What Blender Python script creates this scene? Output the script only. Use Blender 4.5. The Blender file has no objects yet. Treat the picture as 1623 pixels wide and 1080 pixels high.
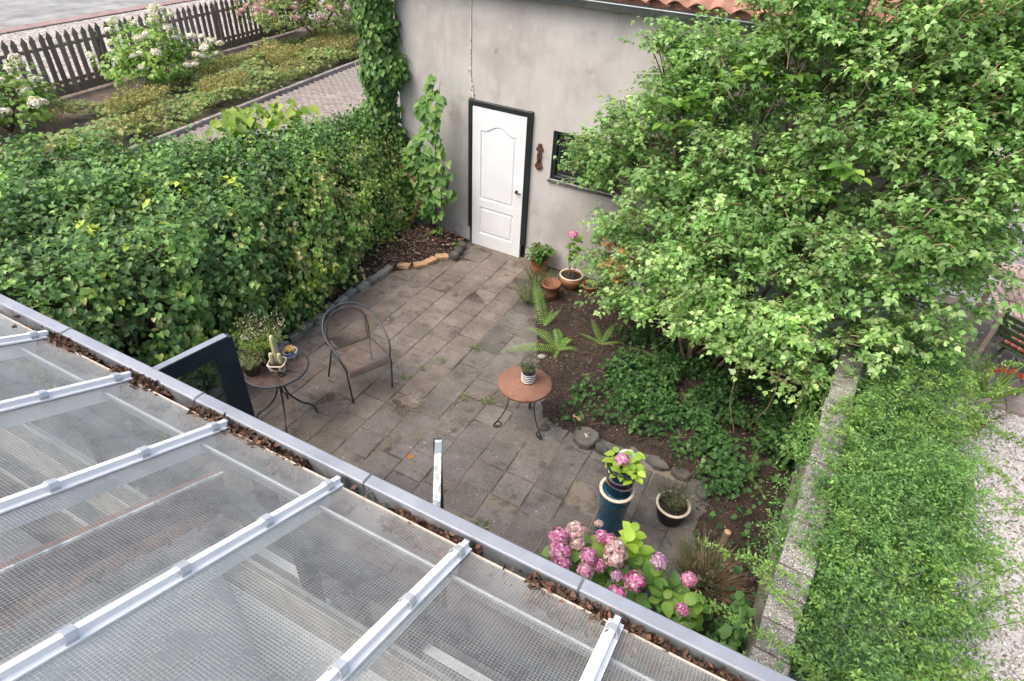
import bpy, bmesh, math, random
import numpy as np
from mathutils import Vector, Matrix, noise

random.seed(7)
rng = np.random.default_rng(11)
PI = math.pi
rad = math.radians
S = bpy.context.scene
COL = S.collection

# ------------------------------------------------------------------ camera
cam_d = bpy.data.cameras.new('camera')
cam_d.sensor_width = 36.0
cam_d.lens = 974.2 / 1623.0 * 36.0
cam_d.clip_start = 0.05
cam_d.clip_end = 400
cam = bpy.data.objects.new('camera', cam_d)
COL.objects.link(cam)
_r, _u, _f = ((0.88299, 0.46721, 0.04511), (-0.31499, 0.51856, 0.79491), (-0.348, 0.71611, -0.60505))
cam.matrix_world = Matrix(((_r[0], _u[0], -_f[0], 1.643), (_r[1], _u[1], -_f[1], -3.111),
                           (_r[2], _u[2], -_f[2], 4.391), (0, 0, 0, 1)))
S.camera = cam

# ------------------------------------------------------------------ world, sun, exposure
SUN_EL, SUN_AZ = 56.0, 215.0      # degrees; azimuth measured clockwise from +Y
W = bpy.data.worlds.new('World')
S.world = W
W.use_nodes = True
wn = W.node_tree.nodes
sky = wn.new('ShaderNodeTexSky')
sky.sky_type = 'NISHITA'
sky.sun_disc = False
sky.sun_elevation = rad(SUN_EL)
sky.sun_rotation = rad(SUN_AZ)
sky.air_density = 1.0
sky.dust_density = 6.0
sky.ozone_density = 0.6
W.node_tree.links.new(sky.outputs[0], wn['Background'].inputs[0])
wn['Background'].inputs[1].default_value = 0.15
sun_d = bpy.data.lights.new('sun', 'SUN')
sun_d.energy = 0.8
sun_d.angle = rad(50)
sun_d.color = (1.0, 0.96, 0.9)
sun = bpy.data.objects.new('sun', sun_d)
COL.objects.link(sun)
_az, _el = rad(SUN_AZ), rad(SUN_EL)
_to = Vector((math.sin(_az) * math.cos(_el), math.cos(_az) * math.cos(_el), math.sin(_el)))
sun.rotation_euler = _to.to_track_quat('Z', 'Y').to_euler()
S.view_settings.view_transform = 'Standard'
S.view_settings.look = 'None'
S.view_settings.gamma = 1.0
S.view_settings.use_curve_mapping = False
S.view_settings.exposure = 1.15
S.cycles.use_denoising = True
S.cycles.use_adaptive_sampling = True
S.cycles.adaptive_threshold = 0.025
S.cycles.max_bounces = 7
S.cycles.transparent_max_bounces = 24
S.cycles.transmission_bounces = 4
S.cycles.diffuse_bounces = 3
S.cycles.glossy_bounces = 3

# ------------------------------------------------------------------ helpers: objects
def tag(o, label=None, cat=None, group=None, kind=None):
    if label: o['label'] = label
    if cat: o['category'] = cat
    if group: o['group'] = group
    if kind: o['kind'] = kind
    return o

def empty(name, loc=(0, 0, 0), rz=0.0, label=None, cat=None, group=None, kind=None):
    o = bpy.data.objects.new(name, None)
    o.location = loc
    o.rotation_euler = (0, 0, rz)
    o.empty_display_size = 0.1
    COL.objects.link(o)
    return tag(o, label, cat, group, kind)

def link(name, me, mat, parent=None, loc=None, rot=None):
    o = bpy.data.objects.new(name, me)
    if mat is not None and not me.materials:
        me.materials.append(mat)
    COL.objects.link(o)
    if parent is not None: o.parent = parent
    if loc is not None: o.location = loc
    if rot is not None: o.rotation_euler = rot
    return o

class MB:
    """collects simple shapes; build() links them as one mesh object"""
    def __init__(self):
        self.v, self.f, self.sm = [], [], []
    def add(self, vs, fs, smooth=False):
        n = len(self.v)
        self.v += [tuple(x) for x in vs]
        self.f += [tuple(i + n for i in f) for f in fs]
        self.sm += [smooth] * len(fs)
        return self
    def box(self, c, s, rz=0.0, rx=0.0, ry=0.0, bev=0.0):
        hx, hy, hz = s[0] / 2, s[1] / 2, s[2] / 2
        M = Matrix.Translation(c) @ Matrix.Rotation(rz, 4, 'Z') @ Matrix.Rotation(ry, 4, 'Y') @ Matrix.Rotation(rx, 4, 'X')
        if bev <= 0:
            vs = [M @ Vector((x, y, z)) for z in (-hz, hz) for x, y in ((-hx, -hy), (hx, -hy), (hx, hy), (-hx, hy))]
            fs = [(3, 2, 1, 0), (4, 5, 6, 7), (0, 1, 5, 4), (1, 2, 6, 5), (2, 3, 7, 6), (3, 0, 4, 7)]
            return self.add(vs, fs)
        b = bev
        rings = [(hx - b, hy - b, -hz), (hx, hy, -hz + b), (hx, hy, hz - b), (hx - b, hy - b, hz)]
        vs = []
        for (ax, ay, z) in rings:
            bb = b
            for (sx, sy) in ((-1, -1), (1, -1), (1, 1), (-1, 1)):
                if abs(z) == hz or ax < hx:
                    vs.append(M @ Vector((sx * ax, sy * ay, z)))
                else:
                    vs.append(M @ Vector((sx * ax, sy * ay, z)))
        fs = [(3, 2, 1, 0)]
        for r in range(3):
            for k in range(4):
                a, c2 = r * 4 + k, r * 4 + (k + 1) % 4
                fs.append((a, c2, c2 + 4, a + 4))
        fs.append((12, 13, 14, 15))
        return self.add(vs, fs)
    def tube(self, pts, r, seg=8, cap=True, smooth=True):
        pts = [Vector(p) for p in pts]
        n = len(pts)
        rs = r if isinstance(r, (list, tuple)) else [r] * n
        vs, fs = [], []
        ref = None
        for i, p in enumerate(pts):
            t = (pts[min(i + 1, n - 1)] - pts[max(i - 1, 0)])
            if t.length < 1e-9: t = Vector((0, 0, 1))
            t.normalize()
            if ref is None:
                ref = Vector((0, 0, 1)) if abs(t.z) < 0.9 else Vector((1, 0, 0))
            a = (ref - t * ref.dot(t))
            if a.length < 1e-6: a = t.orthogonal()
            a.normalize()
            ref = a
            b = t.cross(a)
            for k in range(seg):
                th = 2 * PI * k / seg
                vs.append(p + (a * math.cos(th) + b * math.sin(th)) * rs[i])
        for i in range(n - 1):
            for k in range(seg):
                k2 = (k + 1) % seg
                fs.append((i * seg + k, i * seg + k2, (i + 1) * seg + k2, (i + 1) * seg + k))
        if cap:
            fs.append(tuple(range(seg - 1, -1, -1)))
            fs.append(tuple((n - 1) * seg + k for k in range(seg)))
        return self.add(vs, fs, smooth)
    def lathe(self, prof, c=(0, 0, 0), seg=28, smooth=True, sq=None, cap=True):
        vs, fs = [], []
        n = len(prof)
        for (r, z) in prof:
            for k in range(seg):
                th = 2 * PI * k / seg
                q = 1.0 if sq is None else sq(th)
                vs.append((c[0] + r * q * math.cos(th), c[1] + r * q * math.sin(th), c[2] + z))
        for i in range(n - 1):
            for k in range(seg):
                k2 = (k + 1) % seg
                fs.append((i * seg + k, i * seg + k2, (i + 1) * seg + k2, (i + 1) * seg + k))
        if cap and prof[0][0] > 1e-5: fs.append(tuple(range(seg - 1, -1, -1)))
        if cap and prof[-1][0] > 1e-5: fs.append(tuple((n - 1) * seg + k for k in range(seg)))
        return self.add(vs, fs, smooth)
    def prism(self, outline, a, b, axis='y', smooth=False):
        """outline in the plane across the axis, extruded from a to b"""
        n = len(outline)
        def P(q, t):
            if axis == 'y': return (q[0], t, q[1])
            if axis == 'x': return (t, q[0], q[1])
            return (q[0], q[1], t)
        vs = [P(q, a) for q in outline] + [P(q, b) for q in outline]
        fs = [tuple(range(n)), tuple(range(2 * n - 1, n - 1, -1))]
        for k in range(n):
            k2 = (k + 1) % n
            fs.append((k2, k, k + n, k2 + n))
        return self.add(vs, fs, smooth)
    def mesh(self, name):
        me = bpy.data.meshes.new(name)
        me.from_pydata(self.v, [], self.f)
        if any(self.sm):
            me.polygons.foreach_set('use_smooth', self.sm)
        bm = bmesh.new()
        bm.from_mesh(me)
        bmesh.ops.recalc_face_normals(bm, faces=bm.faces)
        bm.to_mesh(me)
        bm.free()
        return me
    def build(self, name, mat, parent=None, loc=None, rot=None):
        return link(name, self.mesh(name), mat, parent, loc, rot)

def curve(pts, n=8):
    """Catmull-Rom through pts"""
    P = [Vector(p) for p in pts]
    P = [P[0] * 2 - P[1]] + P + [P[-1] * 2 - P[-2]]
    out = []
    for i in range(1, len(P) - 2):
        for k in range(n):
            t = k / n
            a, b, c, d = P[i - 1], P[i], P[i + 1], P[i + 2]
            out.append(0.5 * ((2 * b) + (c - a) * t + (2 * a - 5 * b + 4 * c - d) * t * t + (3 * b - a - 3 * c + d) * t ** 3))
    out.append(P[-2])
    return out

# ------------------------------------------------------------------ helpers: materials
def new_mat(name):
    m = bpy.data.materials.new(name)
    m.use_nodes = True
    nt = m.node_tree
    return m, nt, nt.nodes['Principled BSDF']

def N(nt, typ, **kw):
    n = nt.nodes.new(typ)
    for k, v in kw.items():
        if k in n.inputs: n.inputs[k].default_value = v
        else: setattr(n, k, v)
    return n

def ramp(nt, src, stops):
    r = nt.nodes.new('ShaderNodeValToRGB')
    e = r.color_ramp.elements
    while len(e) > 1: e.remove(e[-1])
    e[0].position = stops[0][0]
    e[0].color = (*stops[0][1], 1) if len(stops[0][1]) == 3 else stops[0][1]
    for p, c in stops[1:]:
        x = e.new(p)
        x.color = (*c, 1) if len(c) == 3 else c
    nt.links.new(src, r.inputs[0])
    return r

def mixc(nt, fac, a, b, mode='MIX'):
    m = nt.nodes.new('ShaderNodeMix')
    m.data_type = 'RGBA'
    m.blend_type = mode
    for sock, val in ((m.inputs[0], fac), (m.inputs[6], a), (m.inputs[7], b)):
        if hasattr(val, 'is_linked') or isinstance(val, bpy.types.NodeSocket): nt.links.new(val, sock)
        elif isinstance(val, (int, float)): sock.default_value = val
        else: sock.default_value = (*val, 1)
    return m.outputs[2]

def g3(v): return (v, v, v)

def surf(name, c1, c2, rough=0.75, scale=6.0, lo=0.35, hi=0.65, metal=0.0, speck=None, stain=None, bump=(60, 0.25), rnd=0.0,
         world=False, spec=0.4, stretch=None, detail=6, coat=0.0, uneven=None, streak=None):
    """generic mottled surface: two colours by noise, optional speckle/stain (colour, scale, threshold lo, hi)"""
    m, nt, b = new_mat(name)
    L = nt.links
    if world:
        co = N(nt, 'ShaderNodeNewGeometry').outputs['Position']
    else:
        tc = N(nt, 'ShaderNodeTexCoord')
        oi = N(nt, 'ShaderNodeObjectInfo')
        va = N(nt, 'ShaderNodeVectorMath', operation='MULTIPLY_ADD')
        L.new(oi.outputs['Random'], va.inputs[0])
        va.inputs[1].default_value = (31.7, 17.3, 9.1)
        L.new(tc.outputs['Object'], va.inputs[2])
        co = va.outputs[0]
    if stretch:
        mp = N(nt, 'ShaderNodeMapping')
        mp.inputs['Scale'].default_value = stretch
        L.new(co, mp.inputs[0])
        co2 = mp.outputs[0]
    else: co2 = co
    n1 = N(nt, 'ShaderNodeTexNoise', Scale=scale, Detail=detail, Roughness=0.65)
    L.new(co2, n1.inputs['Vector'])
    col = ramp(nt, n1.outputs['Fac'], [(lo, c1), (hi, c2)]).outputs[0]
    for sp in (speck, stain):
        if not sp: continue
        sps = sp if isinstance(sp, list) else [sp]
        for (sc, ss, a, z) in sps:
            n2 = N(nt, 'ShaderNodeTexNoise', Scale=ss, Detail=4, Roughness=0.6)
            va2 = N(nt, 'ShaderNodeVectorMath', operation='ADD')
            L.new(co, va2.inputs[0])
            va2.inputs[1].default_value = (ss * 1.37, 3.1 + ss, 7.7)
            L.new(va2.outputs[0], n2.inputs['Vector'])
            f = ramp(nt, n2.outputs['Fac'], [(a, (0, 0, 0)), (z, (1, 1, 1))]).outputs[0]
            col = mixc(nt, f, col, sc)
    for (sc, vec, a, z) in (streak or []):
        mp2 = N(nt, 'ShaderNodeMapping')
        mp2.inputs['Scale'].default_value = vec
        L.new(co, mp2.inputs[0])
        n6 = N(nt, 'ShaderNodeTexNoise', Scale=1.0, Detail=5, Roughness=0.6)
        L.new(mp2.outputs[0], n6.inputs['Vector'])
        f6 = ramp(nt, n6.outputs['Fac'], [(a, (0, 0, 0)), (z, (1, 1, 1))]).outputs[0]
        col = mixc(nt, f6, col, sc)
    if rnd:
        oi2 = N(nt, 'ShaderNodeObjectInfo')
        mr = N(nt, 'ShaderNodeMapRange')
        mr.inputs[3].default_value = 1 - rnd
        mr.inputs[4].default_value = 1 + rnd
        L.new(oi2.outputs['Random'], mr.inputs[0])
        col = mixc(nt, 1.0, col, mr.outputs[0], 'MULTIPLY')
    L.new(col, b.inputs['Base Color'])
    b.inputs['Roughness'].default_value = rough
    b.inputs['Metallic'].default_value = metal
    b.inputs['Specular IOR Level'].default_value = spec
    b.inputs['Coat Weight'].default_value = coat
    if uneven:
        r2 = ramp(nt, n1.outputs['Fac'], [(lo, g3(uneven[0])), (hi, g3(uneven[1]))])
        L.new(r2.outputs[0], b.inputs['Roughness'])
    if bump:
        n3 = N(nt, 'ShaderNodeTexNoise', Scale=bump[0], Detail=5, Roughness=0.7)
        L.new(co2, n3.inputs['Vector'])
        bp = N(nt, 'ShaderNodeBump', Strength=bump[1], Distance=0.01)
        L.new(n3.outputs['Fac'], bp.inputs['Height'])
        L.new(bp.outputs[0], b.inputs['Normal'])
    return m

def leaf_mat(name, rough=0.45, trans=0.28, spec=0.45, boost=1.6):
    m, nt, b = new_mat(name)
    L = nt.links
    at = N(nt, 'ShaderNodeAttribute', attribute_name='Col')
    L.new(at.outputs['Color'], b.inputs['Base Color'])
    b.inputs['Roughness'].default_value = rough
    b.inputs['Specular IOR Level'].default_value = spec
    tr = N(nt, 'ShaderNodeBsdfTranslucent')
    c = mixc(nt, 1.0, at.outputs['Color'], (boost, boost * 1.05, boost * 0.5), 'MULTIPLY')
    L.new(c, tr.inputs['Color'])
    mx = N(nt, 'ShaderNodeMixShader')
    mx.inputs[0].default_value = trans
    L.new(b.outputs[0], mx.inputs[1])
    L.new(tr.outputs[0], mx.inputs[2])
    L.new(mx.outputs[0], nt.nodes['Material Output'].inputs[0])
    return m

def glass_mat(name, wire=False, dirt=0.08, tint=(0.9, 0.95, 0.93)):
    """thin pane: clear transmission and Fresnel reflection, with dirt; wired panes carry a 12 mm wire grid"""
    m, nt, b = new_mat(name)
    L = nt.links
    out = nt.nodes['Material Output']
    tc = N(nt, 'ShaderNodeTexCoord')
    tr = N(nt, 'ShaderNodeBsdfTransparent')
    tr.inputs[0].default_value = (*tint, 1)
    gl = N(nt, 'ShaderNodeBsdfGlossy', Roughness=0.06 if wire else 0.02)
    lw_ = N(nt, 'ShaderNodeLayerWeight')
    pw_ = N(nt, 'ShaderNodeMath', operation='POWER')
    pw_.inputs[1].default_value = 5.0
    L.new(lw_.outputs['Facing'], pw_.inputs[0])
    fr = N(nt, 'ShaderNodeMath', operation='MULTIPLY_ADD')
    fr.inputs[1].default_value = 0.9
    fr.inputs[2].default_value = 0.035
    L.new(pw_.outputs[0], fr.inputs[0])
    mx = N(nt, 'ShaderNodeMixShader')
    L.new(fr.outputs[0], mx.inputs[0])
    L.new(tr.outputs[0], mx.inputs[1])
    L.new(gl.outputs[0], mx.inputs[2])
    last = mx.outputs[0]
    n1 = N(nt, 'ShaderNodeTexNoise', Scale=5.0, Detail=7, Roughness=0.7)
    L.new(tc.outputs['Object'], n1.inputs['Vector'])
    df = N(nt, 'ShaderNodeBsdfDiffuse')
    df.inputs[0].default_value = (0.55, 0.55, 0.5, 1)
    fac = ramp(nt, n1.outputs['Fac'], [(0.35, g3(dirt * 0.6)), (0.7, g3(dirt * 1.8))]).outputs[0]
    if wire:
        # dirt gathers along the lower edge of every pane (object x runs up the slope)
        sx = N(nt, 'ShaderNodeSeparateXYZ')
        L.new(tc.outputs['Object'], sx.inputs[0])
        lines = []
        for ax in (0, 1):
            mm = N(nt, 'ShaderNodeMath', operation='MULTIPLY')
            mm.inputs[1].default_value = 1 / 0.0125
            L.new(sx.outputs[ax], mm.inputs[0])
            fr2 = N(nt, 'ShaderNodeMath', operation='FRACT')
            L.new(mm.outputs[0], fr2.inputs[0])
            lt = N(nt, 'ShaderNodeMath', operation='LESS_THAN')
            lt.inputs[1].default_value = 0.14
            L.new(fr2.outputs[0], lt.inputs[0])
            lines.append(lt.outputs[0])
        mxm = N(nt, 'ShaderNodeMath', operation='MAXIMUM')
        L.new(lines[0], mxm.inputs[0])
        L.new(lines[1], mxm.inputs[1])
        wl = N(nt, 'ShaderNodeMath', operation='MULTIPLY')
        L.new(mxm.outputs[0], wl.inputs[0])
        wl.inputs[1].default_value = 0.27
        wire_f = wl.outputs[0]
        ed = N(nt, 'ShaderNodeMapRange')
        ed.inputs[1].default_value = 0.0
        ed.inputs[2].default_value = 0.13
        ed.inputs[3].default_value = 0.3
        ed.inputs[4].default_value = 0.0
        L.new(sx.outputs[0], ed.inputs[0])
        ms = N(nt, 'ShaderNodeMath', operation='ADD')
        L.new(fac, ms.inputs[0])
        n4 = N(nt, 'ShaderNodeTexNoise', Scale=14.0, Detail=6, Roughness=0.7)
        L.new(tc.outputs['Object'], n4.inputs['Vector'])
        m4 = N(nt, 'ShaderNodeMath', operation='MULTIPLY')
        L.new(ed.outputs[0], m4.inputs[0])
        L.new(n4.outputs['Fac'], m4.inputs[1])
        L.new(m4.outputs[0], ms.inputs[1])
        fac = ms.outputs[0]
        # rolled relief
        n5 = N(nt, 'ShaderNodeTexNoise', Scale=90.0, Detail=1)
        L.new(tc.outputs['Object'], n5.inputs['Vector'])
        bp = N(nt, 'ShaderNodeBump', Strength=0.35, Distance=0.004)
        L.new(n5.outputs['Fac'], bp.inputs['Height'])
        L.new(bp.outputs[0], gl.inputs['Normal'])
    # a ray crosses each pane twice: dirt and wire count on the entering face only
    ge_ = N(nt, 'ShaderNodeNewGeometry')
    inv_ = N(nt, 'ShaderNodeMath', operation='SUBTRACT')
    inv_.inputs[0].default_value = 1.0
    L.new(ge_.outputs['Backfacing'], inv_.inputs[1])
    def once(sock):
        mm_ = N(nt, 'ShaderNodeMath', operation='MULTIPLY')
        L.new(sock, mm_.inputs[0])
        L.new(inv_.outputs[0], mm_.inputs[1])
        return mm_.outputs[0]
    fac = once(fac)
    if wire: wire_f = once(wire_f)
    mx2 = N(nt, 'ShaderNodeMixShader')
    L.new(fac, mx2.inputs[0])
    L.new(last, mx2.inputs[1])
    L.new(df.outputs[0], mx2.inputs[2])
    last = mx2.outputs[0]
    if wire:
        wb = N(nt, 'ShaderNodeBsdfDiffuse')
        wb.inputs[0].default_value = (0.62, 0.63, 0.62, 1)
        mx3 = N(nt, 'ShaderNodeMixShader')
        L.new(wire_f, mx3.inputs[0])
        L.new(last, mx3.inputs[1])
        L.new(wb.outputs[0], mx3.inputs[2])
        last = mx3.outputs[0]
    L.new(last, out.inputs[0])
    return m

def mesh_metal(name, c1, c2, cell=0.011, solid=0.52):
    """expanded-metal sheet: rusty strands with real see-through holes between them"""
    m, nt, b = new_mat(name)
    L = nt.links
    tc = N(nt, 'ShaderNodeTexCoord')
    n1 = N(nt, 'ShaderNodeTexNoise', Scale=9.0, Detail=5, Roughness=0.7)
    L.new(tc.outputs['Object'], n1.inputs['Vector'])
    col = ramp(nt, n1.outputs['Fac'], [(0.38, c1), (0.62, c2)])
    L.new(col.outputs[0], b.inputs['Base Color'])
    b.inputs['Roughness'].default_value = 0.8
    uv = N(nt, 'ShaderNodeUVMap')
    sx = N(nt, 'ShaderNodeSeparateXYZ')
    L.new(uv.outputs[0], sx.inputs[0])
    fs = []
    for sgn in (1, -1):
        mm = N(nt, 'ShaderNodeMath', operation='MULTIPLY_ADD')
        L.new(sx.outputs[0], mm.inputs[0])
        mm.inputs[1].default_value = sgn
        L.new(sx.outputs[1], mm.inputs[2])
        m2 = N(nt, 'ShaderNodeMath', operation='MULTIPLY')
        L.new(mm.outputs[0], m2.inputs[0])
        m2.inputs[1].default_value = 1 / (cell * 1.41)
        f = N(nt, 'ShaderNodeMath', operation='FRACT')
        L.new(m2.outputs[0], f.inputs[0])
        l = N(nt, 'ShaderNodeMath', operation='LESS_THAN')
        L.new(f.outputs[0], l.inputs[0])
        l.inputs[1].default_value = solid / 2
        fs.append(l.outputs[0])
    mx = N(nt, 'ShaderNodeMath', operation='MAXIMUM')
    L.new(fs[0], mx.inputs[0])
    L.new(fs[1], mx.inputs[1])
    L.new(mx.outputs[0], b.inputs['Alpha'])
    return m

MT = {}
MT['soil'] = surf('soil', (0.014, 0.0098, 0.0075), (0.046, 0.032, 0.0235), 0.95, 5, 0.3, 0.7, speck=[((0.09, 0.062, 0.044), 55, 0.58, 0.68), ((0.009, 0.006, 0.005), 16, 0.5, 0.66), ((0.065, 0.043, 0.03), 26, 0.6, 0.7)], bump=(45, 0.9), world=True)
MT['joint'] = surf('joint_dirt', (0.05, 0.041, 0.033), (0.165, 0.138, 0.114), 0.95, 1.6, 0.42, 0.54, speck=((0.06, 0.08, 0.025), 12, 0.6, 0.7), bump=(80, 0.8), world=True)
def paver_mat(name, c1, c2, dark, moss):
    return surf(name, c1, c2, 0.86, 3.2, 0.3, 0.72, rnd=0.13,
                speck=[(tuple(x * 1.5 for x in c2), 75, 0.6, 0.7), (tuple(x * 0.4 for x in c1), 60, 0.58, 0.68), (tuple(min(1, x * 1.8) for x in c2), 17, 0.65, 0.72)],
                stain=[(dark, 1.5, 0.5, 0.72), (moss, 2.6, 0.58, 0.75), (tuple(x * .8 for x in dark), 5.5, 0.56, 0.74), (tuple(x * 1.12 for x in c2), 3.7, 0.62, 0.85)], bump=(140, 0.55), world=True)
MT['paver_warm'] = paver_mat('paver_brownish', (0.116, 0.097, 0.085), (0.205, 0.175, 0.154), (0.078, 0.063, 0.053), (0.088, 0.09, 0.055))
MT['paver_grey'] = paver_mat('paver_grey', (0.096, 0.086, 0.08), (0.178, 0.161, 0.15), (0.07, 0.062, 0.054), (0.085, 0.09, 0.055))
MT['paver_dark'] = paver_mat('paver_dark', (0.074, 0.067, 0.063), (0.142, 0.129, 0.121), (0.055, 0.048, 0.043), (0.09, 0.085, 0.07))
MT['render'] = surf('cement_render', (0.365, 0.348, 0.335), (0.46, 0.442, 0.428), 0.92, 1.3, 0.3, 0.7,
                    stain=[((0.27, 0.243, 0.222), 0.9, 0.52, 0.8), ((0.49, 0.468, 0.45), 1.6, 0.58, 0.78), ((0.26, 0.24, 0.21), 2.3, 0.58, 0.82), ((0.5, 0.48, 0.465), 5.0, 0.64, 0.8), ((0.2, 0.175, 0.155), 3.4, 0.66, 0.8)],
                    speck=((0.2, 0.18, 0.16), 45, 0.68, 0.78), bump=(35, 0.25), stretch=(1, 1, 0.55), world=True, streak=[((0.31, 0.29, 0.275), (4, 4, .9), .54, .8), ((0.47, 0.452, 0.438), (6, 6, 1.5), .6, .82), ((0.27, 0.245, 0.225), (16, 16, 1.2), .66, .84)])
MT['white'] = surf('white_paint', (0.6, 0.615, 0.635), (0.66, 0.675, 0.69), 0.42, 3, bump=(90, 0.03))
MT['white_bar'] = surf('white_aluminium', (0.74, 0.745, 0.74), (0.82, 0.82, 0.815), 0.45, 7, speck=((0.5, 0.49, 0.46), 30, 0.66, 0.8), bump=None, spec=0.5)
MT['white_old'] = surf('peeling_white_paint', (0.5, 0.51, 0.5), (0.66, 0.66, 0.64), 0.6, 8, stain=[((0.2, 0.25, 0.27), 7, 0.5, 0.56), ((0.32, 0.33, 0.32), 19, 0.55, 0.62)], bump=(40, 0.4))
MT['black_green'] = surf('black_paint', (0.008, 0.012, 0.013), (0.02, 0.026, 0.028), 0.4, 20, speck=((0.12, 0.12, 0.11), 40, 0.7, 0.76), bump=(60, 0.15))
MT['blue_black'] = surf('dark_blue_paint', (0.016, 0.027, 0.034), (0.028, 0.042, 0.05), 0.38, 10, speck=((0.3, 0.31, 0.31), 26, 0.74, 0.77), bump=(60, 0.08))
MT['grey_blue'] = surf('grey_blue_paint', (0.1, 0.13, 0.16), (0.14, 0.175, 0.21), 0.5, 6)
MT['zinc'] = surf('gutter_aluminium', (0.22, 0.24, 0.272), (0.3, 0.32, 0.355), 0.42, 3, speck=((0.26, 0.26, 0.27), 10, 0.62, 0.8), bump=None, metal=0.15, uneven=(0.32, 0.5))
MT['shade_liner'] = surf('painted_shade_trough', (0.07, 0.075, 0.08), (0.16, 0.17, 0.18), 0.6, 6, stain=((0.3, 0.31, 0.33), 2.5, 0.55, 0.7), bump=None)  # shade of house and glass inside the gutter, put into a darker colour
MT['zinc_old'] = surf('old_zinc', (0.13, 0.15, 0.155), (0.22, 0.24, 0.25), 0.38, 4, bump=None, metal=0.55)
MT['iron'] = surf('wrought_iron', (0.014, 0.014, 0.016), (0.04, 0.038, 0.038), 0.5, 30, speck=((0.09, 0.045, 0.025), 30, 0.6, 0.72), metal=0.3)
MT['iron_grey'] = surf('grey_painted_iron', (0.035, 0.042, 0.05), (0.075, 0.085, 0.098), 0.48, 18, speck=((0.1, 0.055, 0.032), 26, 0.62, 0.72), metal=0.3)
MT['rust'] = surf('rust_sheet', (0.165, 0.08, 0.052), (0.25, 0.13, 0.088), 0.85, 4, 0.3, 0.7, speck=((0.13, 0.05, 0.03), 60, 0.58, 0.7), stain=((0.3, 0.18, 0.12), 7, 0.58, 0.75), bump=(120, 0.3))
MT['rust_dark'] = surf('cast_rust', (0.06, 0.025, 0.016), (0.13, 0.055, 0.035), 0.85, 14, bump=(70, 0.6))
MT['mesh_seat'] = mesh_metal('rusty_expanded_metal_seat', (0.06, 0.062, 0.066), (0.15, 0.09, 0.068), 0.0085, 0.72)
MT['mesh_back'] = mesh_metal('rusty_expanded_metal_back', (0.1, 0.068, 0.055), (0.16, 0.095, 0.07), 0.0085, 0.3)
MT['mesh_top'] = mesh_metal('rusty_expanded_metal_top', (0.055, 0.045, 0.042), (0.16, 0.09, 0.065), 0.009, 0.8)
MT['terracotta'] = surf('terracotta', (0.15, 0.058, 0.03), (0.24, 0.1, 0.052), 0.85, 9, stain=((0.13, 0.06, 0.038), 8, 0.58, 0.72))
MT['red_pot'] = surf('red_plastic_pot', (0.42, 0.075, 0.055), (0.5, 0.11, 0.08), 0.5, 5)
MT['brown_glaze'] = surf('brown_glazed_bowl', (0.2, 0.085, 0.035), (0.3, 0.15, 0.075), 0.35, 8, coat=0.3)
MT['pale_rim'] = surf('pale_unglazed_rim', (0.5, 0.42, 0.33), (0.62, 0.54, 0.44), 0.75, 14, stain=((0.25, 0.2, 0.15), 20, 0.6, 0.72))
MT['blue_glaze'] = surf('blue_green_glaze', (0.006, 0.035, 0.07), (0.02, 0.085, 0.13), 0.16, 5, stain=((0.09, 0.16, 0.16), 18, 0.64, 0.72), coat=0.5, bump=(20, 0.05), stretch=(1, 1, 0.35))
MT['navy_glaze'] = surf('navy_glaze', (0.004, 0.0045, 0.022), (0.009, 0.01, 0.04), 0.14, 4, coat=0.5, bump=None)
MT['green_plastic'] = surf('dark_green_plastic', (0.03, 0.038, 0.032), (0.045, 0.055, 0.048), 0.5, 5, bump=None)
MT['brown_pot'] = surf('brown_clay_pot', (0.055, 0.033, 0.022), (0.1, 0.062, 0.042), 0.7, 12)
MT['black_pot'] = surf('black_pot', (0.008, 0.007, 0.007), (0.018, 0.015, 0.014), 0.5, 5)
MT['wood_dark'] = surf('dark_stained_wood', (0.15, 0.12, 0.1), (0.25, 0.205, 0.172), 0.85, 5, stretch=(6, 6, 1), bump=(30, 0.5), rnd=0.25)
MT['wood_brown'] = surf('red_brown_wood', (0.1, 0.04, 0.024), (0.19, 0.085, 0.05), 0.8, 6, stretch=(1, 5, 5))
MT['wood_cut'] = surf('cut_wood', (0.3, 0.2, 0.11), (0.42, 0.3, 0.18), 0.85, 20)
MT['bark'] = surf('bark', (0.07, 0.047, 0.032), (0.16, 0.115, 0.08), 0.9, 14, bump=(50, 0.6))
MT['twig'] = surf('dry_twig', (0.16, 0.11, 0.07), (0.34, 0.25, 0.165), 0.85, 6, rnd=0.25)
MT['stem_dark'] = surf('woody_stem', (0.035, 0.024, 0.016), (0.09, 0.062, 0.04), 0.9, 10)
MT['stone'] = surf('grey_cobble', (0.15, 0.158, 0.145), (0.3, 0.3, 0.28), 0.85, 9, stain=((0.07, 0.055, 0.042), 6, 0.55, 0.7), bump=(50, 0.5), rnd=0.2)
MT['stone_dark'] = surf('dark_stone', (0.045, 0.044, 0.04), (0.105, 0.1, 0.09), 0.85, 7, speck=((0.2, 0.19, 0.17), 60, 0.66, 0.76), bump=(50, 0.5), rnd=0.2)
MT['stone_light'] = surf('pale_stone', (0.3, 0.28, 0.25), (0.48, 0.45, 0.4), 0.85, 8, rnd=0.2)
MT['yellow_brick'] = surf('yellow_brick', (0.33, 0.2, 0.105), (0.46, 0.31, 0.18), 0.9, 16, stain=((0.2, 0.12, 0.07), 10, 0.58, 0.7), bump=(60, 0.5), rnd=0.15)
MT['concrete'] = surf('concrete_panel', (0.22, 0.21, 0.155), (0.32, 0.305, 0.24), 0.9, 4, stain=((0.16, 0.155, 0.1), 3, 0.55, 0.7), bump=(70, 0.4), stretch=(1, 0.3, 3))
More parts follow.
